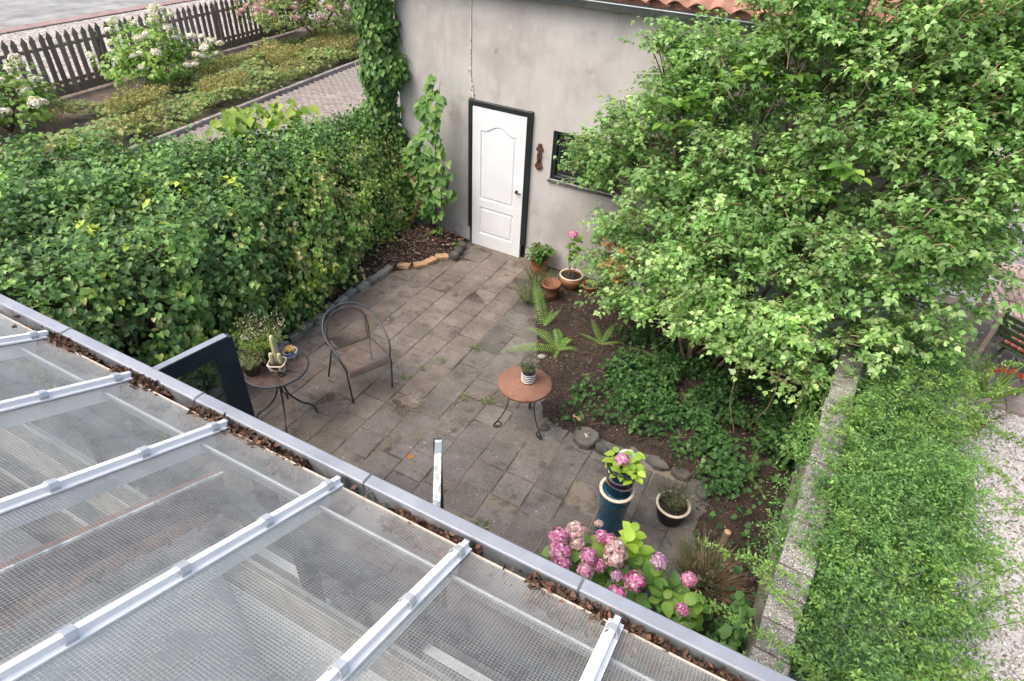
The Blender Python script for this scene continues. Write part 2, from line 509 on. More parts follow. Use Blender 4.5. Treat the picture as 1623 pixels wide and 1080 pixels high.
MT['cap'] = surf('washed_pebble_capstone', (0.18, 0.168, 0.152), (0.29, 0.275, 0.255), 0.92, 8, speck=[((0.56, 0.545, 0.52), 85, 0.54, 0.61), ((0.05, 0.046, 0.042), 95, 0.57, 0.63)], bump=(100, 1.0), rnd=0.15)
MT['gravel'] = surf('white_gravel', (0.42, 0.39, 0.37), (0.62, 0.59, 0.56), 0.9, 40, rnd=0.0, speck=[((0.2, 0.18, 0.165), 60, 0.58, 0.66), ((0.8, 0.78, 0.76), 75, 0.6, 0.68)], bump=(90, 0.9), world=True)
MT['gravel_far'] = surf('pale_gravel', (0.25, 0.225, 0.205), (0.5, 0.47, 0.44), 0.95, 14, speck=[((0.09, 0.08, 0.072), 16, 0.5, 0.58), ((0.62, 0.6, 0.58), 22, 0.6, 0.68)], bump=(20, 0.8), world=True)
MT['slab'] = surf('grey_slab', (0.19, 0.192, 0.188), (0.28, 0.28, 0.275), 0.9, 1.4, rnd=0.1, stain=[((0.16, 0.165, 0.16), 1.1, 0.52, 0.7), ((0.2, 0.23, 0.12), 2.1, 0.66, 0.75)], bump=(30, 0.3), world=True)
MT['slab_red'] = surf('reddish_slab', (0.22, 0.15, 0.135), (0.3, 0.215, 0.195), 0.9, 3, rnd=0.1, world=True)
MT['drive_brick'] = surf('driveway_brick', (0.19, 0.165, 0.147), (0.275, 0.245, 0.222), 0.92, 8, rnd=0.17, stain=((0.19, 0.2, 0.09), 1.6, 0.62, 0.72), world=True)
MT['kerb'] = surf('concrete_kerb', (0.22, 0.195, 0.175), (0.33, 0.3, 0.275), 0.92, 5, stain=((0.1, 0.085, 0.07), 4, 0.55, 0.7), rnd=0.1)
MT['roof_tile'] = surf('red_pantile', (0.26, 0.125, 0.088), (0.4, 0.22, 0.165), 0.85, 6, stain=((0.2, 0.11, 0.085), 7, 0.56, 0.7), rnd=0.18)
MT['green_wood'] = surf('green_painted_wood', (0.035, 0.06, 0.02), (0.07, 0.11, 0.04), 0.6, 9, rnd=0.1)
MT['pink_wood'] = surf('pinkish_slats', (0.52, 0.36, 0.31), (0.64, 0.48, 0.42), 0.75, 9, rnd=0.1)
MT['cushion'] = None
MT['plaster'] = surf('white_plaster', (0.74, 0.745, 0.74), (0.84, 0.845, 0.84), 0.9, 1.5, stain=((0.6, 0.6, 0.57), 1.2, 0.62, 0.82), bump=(30, 0.2))
MT['plaster_dirty'] = surf('grey_plaster', (0.3, 0.285, 0.255), (0.47, 0.45, 0.41), 0.95, 5, stain=((0.2, 0.17, 0.13), 7, 0.56, 0.7), bump=(30, 0.5))
MT['crumbled'] = surf('crumbled_brick', (0.14, 0.06, 0.03), (0.42, 0.2, 0.1), 0.95, 13, stain=((0.03, 0.026, 0.024), 9, 0.52, 0.62), bump=(35, 1.0))
MT['bitumen'] = surf('black_bitumen', (0.014, 0.014, 0.015), (0.05, 0.048, 0.046), 0.7, 9, stain=((0.16, 0.14, 0.12), 16, 0.62, 0.7), bump=(30, 0.8))
MT['floor_in'] = surf('pale_floor', (0.72, 0.73, 0.73), (0.82, 0.83, 0.83), 0.5, 1.2, stain=((0.4, 0.41, 0.4), 0.8, 0.52, 0.72))
MT['brick_in'] = surf('brick_wall', (0.2, 0.11, 0.075), (0.3, 0.18, 0.125), 0.9, 8)
MT['glass'] = glass_mat('clear_pane', dirt=0.03)
MT['wired'] = glass_mat('wired_roof_glass', wire=True, dirt=0.115, tint=(0.965, 0.975, 0.97))
MT['jar'] = glass_mat('glass_jar', dirt=0.12, tint=(0.94, 0.92, 0.9))
MT['leaf'] = leaf_mat('leaf', 0.5, 0.4)
MT['leaf_gloss'] = leaf_mat('glossy_leaf', 0.42, 0.3, 0.4)
MT['leaf_matt'] = leaf_mat('matt_leaf', 0.6, 0.15, 0.2)
MT['leaf_dry'] = leaf_mat('dry_leaf', 0.8, 0.1, 0.2, 1.1)
MT['petal'] = leaf_mat('petal', 0.6, 0.35, 0.3, 1.1)
def plain(name, c, r=0.6, metal=0.0):
    m, nt, b = new_mat(name)
    b.inputs['Base Color'].default_value = (*c, 1)
    b.inputs['Roughness'].default_value = r
    b.inputs['Metallic'].default_value = metal
    return m
MT['cactus'] = surf('cactus_skin', (0.42, 0.42, 0.2), (0.6, 0.55, 0.34), 0.7, 30, stretch=(3, 3, 0.3))
MT['cactus_orange'] = surf('golden_cactus', (0.5, 0.26, 0.06), (0.62, 0.42, 0.16), 0.8, 25)
MT['dark_metal'] = plain('dark_metal', (0.02, 0.02, 0.022), 0.35, 0.6)
MT['clip'] = surf('steel_clip', (0.4, 0.42, 0.45), (0.56, 0.58, 0.6), 0.35, 12, metal=0.35, bump=None)
MT['dark_room'] = plain('dark_interior', (0.02, 0.02, 0.02), 0.9)

# ------------------------------------------------------------------ helpers: foliage
def unit(a):
    return a / np.maximum(np.linalg.norm(a, axis=-1, keepdims=True), 1e-9)

def tmpl(points, faces):
    return np.array(points, float), faces
_f = 0.2
LEAF_IVY = tmpl([(0, 0, 0), (0, .5, -.01), (0, 1, -.2),
                 (-.36, -.06, _f), (-.37, .16, .12), (-.46, .4, .13), (-.27, .62, .05),
                 (.36, -.06, _f), (.37, .16, .12), (.46, .4, .13), (.27, .62, .05)],
                [(0, 3, 4, 5, 6, 2, 1), (0, 1, 2, 10, 9, 8, 7)])
LEAF_IVY8 = tmpl([LEAF_IVY[0][i] for i in (0, 1, 2, 3, 5, 6, 7, 9, 10)], [(0, 3, 4, 5, 2, 1), (0, 1, 2, 8, 7, 6)])
LEAF_LOBED = tmpl([(0, 0, 0), (0, .5, -.02), (0, 1, -.2), (-.3, .1, .1), (-.42, .45, .12), (-.22, .6, .05),
                   (.3, .1, .1), (.42, .45, .12), (.22, .6, .05)],
                  [(0, 3, 4, 5, 2, 1), (0, 1, 2, 8, 7, 6)])
LEAF_OVAL = tmpl([(0, 0, 0), (0, .5, -.03), (0, 1, -.18), (-.24, .22, .08), (-.3, .55, .07), (-.14, .84, -.05),
                  (.24, .22, .08), (.3, .55, .07), (.14, .84, -.05)],
                 [(0, 3, 4, 1), (1, 4, 5, 2), (0, 1, 7, 6), (1, 2, 8, 7)])
LEAF_BIG = tmpl([(0, 0, 0), (0, .33, .02), (0, .68, -.02), (0, 1, -.2), (-.27, .15, .07), (-.4, .42, .1), (-.28, .76, .02),
                 (.27, .15, .07), (.4, .42, .1), (.28, .76, .02)],
                [(0, 4, 5, 1), (1, 5, 6, 2), (2, 6, 3), (0, 1, 8, 7), (1, 2, 9, 8), (2, 3, 9)])
LEAF_SMALL = tmpl([(0, 0, 0), (-.22, .45, .06), (0, 1, -.06), (.22, .45, .06)], [(0, 1, 2), (0, 2, 3)])
LEAF_NARROW = tmpl([(0, 0, 0), (-.1, .4, .03), (0, 1, -.1), (.1, .4, .03)], [(0, 1, 2), (0, 2, 3)])
BLADE = tmpl([(-.03, 0, 0), (.03, 0, 0), (.022, .55, .03), (-.022, .55, .03), (0, 1, -.08)], [(0, 1, 2, 3), (3, 2, 4)])
PETAL4 = tmpl([(0, 0, 0), (-.5, -.1, .1), (-.5, .5, .1), (-.1, .55, 0), (.5, .5, .1), (.5, -.1, .1), (.1, -.5, .1), (-.3, -.5, .1)],
              [(0, 1, 2, 3), (0, 3, 4), (0, 4, 5), (0, 5, 6), (0, 6, 7, 1)])

def leaf_mesh(name, P, Nn, D, size, colr, tm):
    T, faces = tm
    P = np.asarray(P, float)
    n = len(P)
    Nn = unit(np.asarray(Nn, float))
    D = np.asarray(D, float)
    D = unit(D - (D * Nn).sum(1, keepdims=True) * Nn)
    X = np.cross(D, Nn)
    size = np.broadcast_to(np.asarray(size, float), (n,))
    V = P[:, None, :] + size[:, None, None] * (T[None, :, 0:1] * X[:, None, :] + T[None, :, 1:2] * D[:, None, :] + T[None, :, 2:3] * Nn[:, None, :])
    k = len(T)
    me = bpy.data.meshes.new(name)
    me.vertices.add(n * k)
    me.vertices.foreach_set('co', V.astype(np.float32).ravel())
    fl = np.concatenate([np.array(f) for f in faces])
    lt = np.array([len(f) for f in faces])
    ls = np.concatenate([[0], np.cumsum(lt)[:-1]])
    LI = (fl[None, :] + (np.arange(n) * k)[:, None]).ravel()
    LS = (ls[None, :] + (np.arange(n) * len(fl))[:, None]).ravel()
    me.loops.add(len(LI))
    me.loops.foreach_set('vertex_index', LI.astype(np.int32))
    me.polygons.add(len(LS))
    me.polygons.foreach_set('loop_start', LS.astype(np.int32))
    me.update(calc_edges=True)
    a = me.color_attributes.new('Col', 'FLOAT_COLOR', 'POINT')
    c = np.ones((n, k, 4), np.float32)
    c[:, :, :3] = np.asarray(colr, float)[:, None, :]
    a.data.foreach_set('color', c.ravel())
    return me

def leaf_obj(name, P, Nn, D, size, colr, tm, mat, parent=None, kind='stuff'):
    o = link(name, leaf_mesh(name, P, Nn, D, size, colr, tm), mat, parent)
    if kind: o['kind'] = kind
    return o

def palette(n, cols, weights=None, vary=0.18):
    cols = np.array(cols, float)
    w = None if weights is None else np.array(weights, float) / np.sum(weights)
    i = rng.choice(len(cols), n, p=w)
    j = rng.choice(len(cols), n, p=w)
    t = rng.random((n, 1)) * 0.6
    c = cols[i] * (1 - t) + cols[j] * t
    return c * (1 + vary * rng.standard_normal((n, 1))).clip(0.5, 1.6)

def rdir(n):
    return unit(rng.standard_normal((n, 3)))

class Twigs:
    """collects thin tapering 4-sided sticks in one mesh"""
    def __init__(self): self.m = MB()
    def stick(self, pts, r0, r1, seg=4):
        n = len(pts)
        self.m.tube(pts, [r0 + (r1 - r0) * i / (n - 1) for i in range(n)], seg, cap=False)

def shoots(centers, tips, per, leafsize, tm, cols, w=None, droop=0.25, spread=0.035, up=0.8, t0=0.25, vary=0.18, jit=0.6):
    """leaves along many short shoots: centers -> tips. returns arrays"""
    n = len(tips)
    t = t0 + (1 - t0) * rng.random((n, per)) ** 0.8
    B, E = centers[:, None, :], tips[:, None, :]
    P = B + (E - B) * t[..., None]
    ln = np.linalg.norm(tips - centers, axis=1)[:, None, None]
    P[..., 2] -= droop * (ln[..., 0]) * t ** 2
    ax = unit(tips - centers)[:, None, :].repeat(per, 1)
    sd = rdir(n * per).reshape(n, per, 3)
    sd = unit(sd - (sd * ax).sum(-1, keepdims=True) * ax)
    P = P + sd * spread * rng.random((n, per, 1))
    D = unit(ax * 0.55 + sd * 0.9 + np.array([0, 0, -0.25]))
    Nn = unit(ax * 0.25 + np.array([0, 0, up]) + rdir(n * per).reshape(n, per, 3) * jit)
    m = n * per
    sz = leafsize * (0.65 + 0.6 * rng.random(m))
    shade = np.repeat(palette(n, cols, w, vary), per, 0) * (0.88 + 0.24 * rng.random((m, 1)))
    return P.reshape(m, 3), Nn.reshape(m, 3), D.reshape(m, 3), sz, shade

def lobes_shoots(lobes, n, inner=0.45, shell=(0.72, 1.08), lump=0.2, down=True):
    L = np.array(lobes, float)
    vol = (L[:, 3] * L[:, 4] + L[:, 4] * L[:, 5] + L[:, 3] * L[:, 5])
    i = rng.choice(len(L), n, p=vol / vol.sum())
    u = rdir(n)
    if not down: u[:, 2] = np.abs(u[:, 2])
    s = shell[0] + (shell[1] - shell[0]) * rng.random((n, 1))
    R = L[i, 3:6]
    ph = np.sin(u[:, 0:1] * 7 + i[:, None]) * np.cos(u[:, 1:2] * 6 + 2.1 * i[:, None]) * np.sin(u[:, 2:3] * 5 + 1.3)
    s = s * (1 + lump * ph)
    tips = L[i, :3] + R * u * s
    base = L[i, :3] + R * u * (s - (0.22 + 0.2 * rng.random((n, 1))) / np.maximum(R.mean(1, keepdims=True), 0.1) * 0.9).clip(0.05) + rng.standard_normal((n, 3)) * 0.05
    return base, tips

def in_poly(x, y, poly):
    c = False
    n = len(poly)
    j = n - 1
    for i in range(n):
        xi, yi = poly[i]
        xj, yj = poly[j]
        if (yi > y) != (yj > y) and x < (xj - xi) * (y - yi) / (yj - yi) + xi: c = not c
        j = i
    return c

def edge_dist(x, y, poly):
    d = 1e9
    n = len(poly)
    for i in range(n):
        ax, ay = poly[i]
        bx, by = poly[(i + 1) % n]
        t = max(0, min(1, ((x - ax) * (bx - ax) + (y - ay) * (by - ay)) / ((bx - ax) ** 2 + (by - ay) ** 2 + 1e-9)))
        d = min(d, math.hypot(x - ax - t * (bx - ax), y - ay - t * (by - ay)))
    return d

def bed(name, poly, zf, step=0.045, mat=None):
    xs = [p[0] for p in poly]
    ys = [p[1] for p in poly]
    nx = int((max(xs) - min(xs)) / step) + 1
    ny = int((max(ys) - min(ys)) / step) + 1
    idx, vs, fs = {}, [], []
    def vid(i, j):
        if (i, j) not in idx:
            x, y = min(xs) + i * step, min(ys) + j * step
            jx, jy = noise.noise((x * 9, y * 9, 2)) * step * 0.5, noise.noise((x * 9, y * 9, 7)) * step * 0.5
            idx[(i, j)] = len(vs)
            vs.append((x + jx, y + jy, zf(x, y)))
        return idx[(i, j)]
    for i in range(nx):
        for j in range(ny):
            if in_poly(min(xs) + (i + .5) * step, min(ys) + (j + .5) * step, poly):
                fs.append((vid(i, j), vid(i + 1, j), vid(i + 1, j + 1), vid(i, j + 1)))
    m = MB()
    m.add(vs, fs, True)
    return m.build(name, mat or MT['soil'])
#==PART2==
# ================================================================== THE SETTING
g = MB()
g.add([(-120, -60, -0.06), (120, -60, -0.06), (120, 160, -0.06), (-120, 160, -0.06)], [(0, 1, 2, 3)])
tag(g.build('ground', MT['soil']), kind='structure')

# ---- garden patio of 30 cm concrete pavers
R_BED = [(-1.12, 3.95), (-1.02, 3.0), (-.78, 2.46), (-.36, 1.62), (.03, 1.0), (.3, .98), (.62, 1.12), (1.25, 1.1), (1.62, 1.02), (1.7, .4), (1.76, -.3), (1.8, -1.7), (2.3, -1.7), (2.5, 3.95)]
L_BED = [(-3.06, -1.75), (-3.07, .8), (-3.09, 1.65), (-3.07, 2.45), (-2.88, 2.72), (-2.66, 3.2), (-2.56, 3.55), (-2.56, 3.97), (-7.2, 3.97), (-7.2, -1.75)]
patio = MB()
patio.add([(-3.2, -1.9, -.005), (2.2, -1.9, -.005), (2.2, 3.96, -.005), (-3.2, 3.96, -.005)], [(0, 1, 2, 3)])
patio = tag(patio.build('patio', MT['joint']), kind='structure')
def paver_mesh(k):  # noqa
    rr = random.Random(100 + k)
    h, b = .1455, .006
    pts = []
    # slightly worn outline
    for (ax, ay, bx, by) in ((-h, -h, h, -h), (h, -h, h, h), (h, h, -h, h), (-h, h, -h, -h)):
        for t in (0.03, .35, .65, .97):
            pts.append((ax + (bx - ax) * t + rr.uniform(-.0022, .0022), ay + (by - ay) * t + rr.uniform(-.0022, .0022)))
    n = len(pts)
    vs = [(x, y, -.04) for x, y in pts] + [(x, y, -b) for x, y in pts] + [(x * (1 - b / h), y * (1 - b / h), rr.uniform(-.0008, .0008)) for x, y in pts]
    fs = []
    for r in (0, 1):
        for i in range(n): fs.append((r * n + i, r * n + (i + 1) % n, (r + 1) * n + (i + 1) % n, (r + 1) * n + i))
    fs.append(tuple(range(2 * n, 3 * n)))
    me = MB().add(vs, fs).mesh('paver')
    return me
pav = {}
for mk in ('paver_warm', 'paver_grey', 'paver_dark'):
    pav[mk] = []
    for k in range(4):
        me = paver_mesh(k + {'paver_warm': 0, 'paver_grey': 4, 'paver_dark': 8}[mk])
        me.materials.append(MT[mk])
        pav[mk].append(me)
# row offsets along y (in tiles); columns are 30 cm wide, u index by x
OFF = {0: 0.0, -1: -.02, 1: -.1, 2: -.19, -2: .43, -3: .3, -4: .78, -5: .25, -6: .6, -7: .1, -8: .5, -9: .05, -10: .45, 3: .3, 4: .3, 5: -.2, -11: 0.3}
pr = random.Random(5)
for u in range(-11, 6):
    off = OFF.get(u, 0.0)
    for v in range(-7, 14):
        x, y = (u + .5) * .3, (v + .5 + off) * .3
        if y > 3.86 or y < -1.75: continue
        if in_poly(x, y, R_BED) and edge_dist(x, y, R_BED) > .06: continue
        if in_poly(x, y, L_BED) and edge_dist(x, y, L_BED) > .02: continue
        t = x + pr.uniform(-.35, .35)
        dark = x > .25 and y < 1.1
        mk = 'paver_warm' if t < -1.35 else ('paver_dark' if (dark or (y > 1.6 and t > -1.2 and pr.random() < .3)) else 'paver_grey')
        o = link('paver', pav[mk][pr.randrange(4)], None, patio, (x + pr.uniform(-.002, .002), y + pr.uniform(-.002, .002), pr.uniform(-.005, .005)),
                 (pr.uniform(-.014, .014), pr.uniform(-.014, .014), pr.choice((0, PI / 2, PI, -PI / 2)) + pr.uniform(-.008, .008)))

# ---- beds of bare soil
def nz(x, y, s, a, o=0.0): return noise.noise((x * s, y * s, o)) * a
def z_right(x, y):
    d = edge_dist(x, y, R_BED)
    return -.012 + min(d, .25) * .2 + (nz(x, y, 2.2, .035) + nz(x, y, 9, .018, 3) + nz(x, y, 24, .01, 5)) * min(1, d * 5 + .25)
def z_left(x, y):
    d = edge_dist(x, y, L_BED)
    rise = max(0, y - 2.0) * .1 * min(1, d / .5)
    return -.012 + min(d, .3) * .3 + rise + (nz(x, y, 2.2, .03) + nz(x, y, 9, .02, 3) + nz(x, y, 24, .012, 5)) * min(1, d * 5 + .25)
tag(bed('planting_bed_right', R_BED, z_right, .04), kind='structure')
LB2 = [p for p in L_BED[:8]] + [(-4.2, 3.97), (-4.2, -1.75)]
tag(bed('planting_bed_left', LB2, z_left, .04), kind='structure')

# ---- driveway behind the hedge: brick paving, kerb, far bed
drive = MB()
drive.add([(-10.4, 3.2, -.03), (-3.9, 3.2, -.03), (-3.9, 22, -.03), (-11.9, 22, -.03)], [(0, 1, 2, 3)])
drive = tag(drive.build('driveway', MT['joint']), kind='structure')
def edge_x(y): return -9.66 - (y - 4.46) * .125
cand = []
for r in range(0, 85):
    y = 4.0 + r * .104
    for c in range(-2, 32):
        x = edge_x(y) + .14 + (c + .5 * (r % 2)) * .208
        if x > -5.2 or x < edge_x(y) + .1: continue
        cand.append((x, y))
# nearest to the part of the drive that shows in the photo
cand.sort(key=lambda q: abs(q[0] + 8.6) * 1.2 + abs(q[1] - 7.3))
br_me = MB().box((0, 0, 0), (.2, .096, .06), bev=.006).mesh('brick')
br_me.materials.append(MT['drive_brick'])
rest = MB()
for i, (x, y) in enumerate(cand):
    z = pr.uniform(-.004, .004)
    if i < 300: link('brick', br_me, None, drive, (x, y, -.03 + z), (0, 0, pr.uniform(-.02, .02) - .12))
    else: rest.box((x, y, -.03 + z), (.2, .096, .06), rz=pr.uniform(-.02, .02) - .12)
tag(rest.build('brick_paving', MT['drive_brick'], drive), kind='stuff')
kerb = tag(empty('kerb', (edge_x(4), 4, 0)), kind='structure')
kb = MB().box((0, 0, 0), (.1, .97, .2), bev=.012).mesh('kerb_stone')
kb.materials.append(MT['kerb'])
for k in range(14):
    y = 2.6 + k * .99
    link('kerb_stone', kb, None, kerb, (edge_x(y) - edge_x(4), y - 4, -.02), (0, pr.uniform(-.03, .03), math.atan(.125) + pr.uniform(-.01, .01)))

MT['dry_soil'] = surf('dry_soil', (0.09, 0.068, 0.054), (0.19, 0.15, 0.122), 0.95, 4, 0.3, 0.7, speck=[((0.3, 0.24, 0.19), 30, 0.6, 0.7), ((0.05, 0.036, 0.028), 14, 0.54, 0.68)], bump=(25, 0.8), world=True)
fb_ = MB()
fb_.add([(-9.0, -1, -.045), (-14.2, -1, -.045), (-16.2, 20, -.045), (-11.6, 20, -.045)], [(3, 2, 1, 0)])
tag(fb_.build('far_bed', MT['dry_soil']), kind='structure')
# ---- beyond the fence: gravel and slabs
gf = MB()
gf.add([(-20.0, -8, -.04), (-13.0, -8, -.05), (-16.6, 26, -.05), (-23.6, 26, -.04)], [(0, 1, 2, 3)])
gravel_far = tag(gf.build('gravel_strip', MT['gravel_far']), kind='structure')
pv = MB()
pv.add([(-46, -8, -.03), (-19.2, -8, -.03), (-22.6, 26, -.03), (-46, 26, -.03)], [(0, 1, 2, 3)])
paved = tag(pv.build('slab_pavement', MT['joint']), kind='structure')
def slab_me(w, l, m):
    me = MB().box((0, 0, 0), (w, l, .06), bev=.012).mesh('slab')
    me.materials.append(m)
    return me
s1, s2 = slab_me(.985, 1.185, MT['slab']), slab_me(.5, .985, MT['slab_red'])
ang = math.atan2(3.4, 34)
ca, sa = math.cos(ang), math.sin(ang)
def sl(u, v): return (-19.2 - u * ca - (v + 8) * sa, v - u * sa * 0.0, 0)
for r in range(11):
    for c in range(9, 22):
        x, y, _ = sl(.85 + r * 1.0, -8 + c * 1.2 + (.6 if r % 2 else 0) - .2)
        link('slab', s1, None, paved, (x, y, -.028 + pr.uniform(-.004, .004)), (0, 0, ang))
for c in range(10, 30):
    x, y, _ = sl(.1, -8 + c * 1.0)
    link('slab', s2, None, paved, (x, y, -.026), (0, 0, ang))

# ---- neighbour: gravel and terrace on the right
NG = MB()
NG.add([(2.4, -6, -.045), (9, -6, -.045), (9, 3.82, -.045), (2.4, 3.82, -.045)], [(0, 1, 2, 3)])
ngr = tag(NG.build('gravel_yard', MT['gravel']), kind='structure')
st_me = None
n = 15000
P = np.stack([3.0 + 2.3 * rng.random(n), -2.2 + 6.0 * rng.random(n), -.045 + .012 * rng.random(n)], 1)
base = np.array([(1, 0, 0), (-1, 0, 0), (0, 1, 0), (0, -1, 0), (0, 0, 1), (0, 0, -1)], float)
tri = [(0, 2, 4), (2, 1, 4), (1, 3, 4), (3, 0, 4), (2, 0, 5), (1, 2, 5), (3, 1, 5), (0, 3, 5)]
def rock_mesh(name, P, size, cols, flat=.75):
    n = len(P)
    V = base[None] * size[:, None, None] * (0.7 + .6 * rng.random((n, 6, 1))) * np.array([1, .8, flat])
    a = rng.random(n) * 2 * PI
    c, s = np.cos(a)[:, None], np.sin(a)[:, None]
    X, Y = V[..., 0] * c - V[..., 1] * s, V[..., 0] * s + V[..., 1] * c
    tilt = rng.standard_normal((n, 1)) * .35
    Z = V[..., 2] + X * tilt
    V = np.stack([X, Y, Z], -1) + P[:, None, :]
    me = bpy.data.meshes.new(name)
    me.vertices.add(n * 6)
    me.vertices.foreach_set('co', V.astype(np.float32).ravel())
    fl = np.array(tri).ravel()
    LI = (fl[None] + (np.arange(n) * 6)[:, None]).ravel()
    me.loops.add(len(LI))
    me.loops.foreach_set('vertex_index', LI.astype(np.int32))
    me.polygons.add(n * 8)
    me.polygons.foreach_set('loop_start', (np.arange(n * 8) * 3).astype(np.int32))
    me.update(calc_edges=True)
    at = me.color_attributes.new('Col', 'FLOAT_COLOR', 'POINT')
    cc = np.ones((n, 6, 4), np.float32)
    cc[..., :3] = cols[:, None, :]
    at.data.foreach_set('color', cc.ravel())
    return me
MT['pebble'] = leaf_mat('pebble', .85, 0.0, .3)
o = link('gravel', rock_mesh('gravel', P, .011 + .012 * rng.random(n), palette(n, [(.5, .485, .465), (.62, .605, .59), (.34, .315, .295), (.16, .15, .14), (.4, .33, .29)], [5, 4, 3, 2, 1], .15)), MT['pebble'])
tag(o, 'loose white gravel covering the yard beside the feathery shrub', 'gravel', kind='stuff')

TR = MB()
TR.add([(2.9, 3.8, -.03), (9, 3.8, -.03), (9, 6.4, -.03), (2.9, 6.4, -.03)], [(0, 1, 2, 3)])
terr = tag(TR.build('terrace', MT['joint']), kind='structure')
MT['terr_pav'] = surf('brown_terrace_paver', (0.2, 0.165, 0.145), (0.3, 0.255, 0.23), .9, 5, rnd=.18, world=True)
tp = MB().box((0, 0, 0), (.392, .192, .06), bev=.006).mesh('paver')
tp.materials.append(MT['terr_pav'])
for r in range(13):
    for c in range(9):
        link('paver', tp, None, terr, (3.3 + c * .4 + (.2 if r % 2 else 0), 3.9 + r * .2, -.022 + pr.uniform(-.002, .002)), (0, 0, pr.uniform(-.006, .006)))
PG = MB()
PG.add([(2.9, 6.4, -.035), (14, 6.4, -.035), (26, 60, -.035), (2.9, 60, -.035)], [(0, 1, 2, 3)])
tag(PG.build('pale_yard', MT['gravel_far']), kind='structure')

# ================================================================== OUTBUILDING
BLD = empty('outbuilding', (-2.503, 3.93, 0), rad(-1.65), 'grey rendered outbuilding with white door, red tiled roof and zinc gutter', 'building')
def wall_grid(m, xs, zs, void, y0, y1):
    """front (y0) and back (y1) skins with openings and their reveals"""
    nx, nz_ = len(xs) - 1, len(zs) - 1
    def solid(i, j): return 0 <= i < nx and 0 <= j < nz_ and (i, j) not in void
    for i in range(nx):
        for j in range(nz_):
            if not solid(i, j): continue
            a, b, c, d = xs[i], xs[i + 1], zs[j], zs[j + 1]
            m.add([(a, y0, c), (b, y0, c), (b, y0, d), (a, y0, d)], [(0, 1, 2, 3)])
            m.add([(a, y1, c), (b, y1, c), (b, y1, d), (a, y1, d)], [(3, 2, 1, 0)])
            if not solid(i - 1, j): m.add([(a, y0, c), (a, y0, d), (a, y1, d), (a, y1, c)], [(0, 1, 2, 3)])
            if not solid(i + 1, j): m.add([(b, y0, c), (b, y1, c), (b, y1, d), (b, y0, d)], [(0, 1, 2, 3)])
            if not solid(i, j - 1): m.add([(a, y0, c), (a, y1, c), (b, y1, c), (b, y0, c)], [(0, 1, 2, 3)])
            if not solid(i, j + 1): m.add([(a, y0, d), (b, y0, d), (b, y1, d), (a, y1, d)], [(0, 1, 2, 3)])
wm = MB()
wall_grid(wm, [-1.22, -.07, .865, 1.15, 2.05, 5.5], [-.1, 1.26, 1.89, 2.055, 3.42], {(1, 0), (1, 1), (1, 2), (3, 1)}, 0.0, .24)
wm.build('front_wall', MT['render'], BLD)
MB().box((-1.1, 2.62, 1.66), (.24, 4.75, 3.52)).build('side_wall', MT['render'], BLD)
MB().box((5.38, 2.62, 1.66), (.24, 4.75, 3.52)).build('side_wall', MT['render'], BLD)
MB().box((2.14, 5.12, 1.66), (6.72, .24, 3.52)).build('back_wall', MT['render'], BLD)
MB().box((2.14, 2.6, -.02), (6.2, 4.6, .05)).build('floor', MT['dark_room'], BLD)

# roof: slab, first courses of pantiles, gutter with brackets
pitch = rad(36)
rf = MB()
rf.add([(-1.35, -.06, 3.43), (5.65, -.06, 3.43), (5.65, 2.62, 3.43 + 2.68 * math.tan(pitch)), (-1.35, 2.62, 3.43 + 2.68 * math.tan(pitch)),
        (-1.35, -.06, 3.37), (5.65, -.06, 3.37), (5.65, 2.62, 3.37 + 2.68 * math.tan(pitch)), (-1.35, 2.62, 3.37 + 2.68 * math.tan(pitch)),
        (-1.35, 5.3, 3.43), (5.65, 5.3, 3.43), (-1.35, 5.3, 3.37), (5.65, 5.3, 3.37)],
       [(0, 1, 2, 3), (7, 6, 5, 4), (0, 4, 5, 1), (3, 2, 9, 8), (7, 10, 11, 6), (0, 3, 7, 4), (1, 5, 6, 2), (3, 8, 10, 7), (2, 6, 11, 9), (8, 9, 11, 10)])
roof = rf.build('roof', MT['roof_tile'], BLD)
def pantile():
    m = MB()
    n, w, l, th = 12, .25, .4, .014
    top, bot = [], []
    for i in range(n + 1):
        t = i / n
        x = (t - .5) * w
        z = .034 * math.sin(t * 2 * PI * .95 - .6)
        top.append((x, z + th))
        bot.append((x, z))
    out = top + bot[::-1]
    m.prism(out, 0, l, 'y', smooth=False)
    me = m.mesh('roof_tile')
    me.materials.append(MT['roof_tile'])
    return me
pt_me = pantile()
for r in range(4):
    for c in range(32):
        d = -.1 + r * .31
        link('roof_tile', pt_me, None, roof, (-1.2 + c * .215 + pr.uniform(-.004, .004), -.06 + d * math.cos(pitch), 3.485 + d * math.sin(pitch) + .0 + pr.uniform(-.003, .003)),
             (pitch - .05 + pr.uniform(-.01, .01), pr.uniform(-.02, .02), pr.uniform(-.01, .01)))
gt = MB()
prof = []
for k in range(13):
    a = PI + PI * k / 12
    prof.append((-.1 + .075 * math.cos(a), 3.36 + .075 * math.sin(a)))
prof += [(-.1 + .071 * math.cos(PI + PI * k / 12), 3.36 + .071 * math.sin(PI + PI * k / 12)) for k in range(12, -1, -1)]
gt.prism(prof, -1.4, 5.7, 'x', smooth=False)
gt.tube([(-1.4, -.178, 3.363), (5.7, -.178, 3.363)], .011, 8)
gutter_b = gt.build('gutter', MT['zinc_old'], BLD)
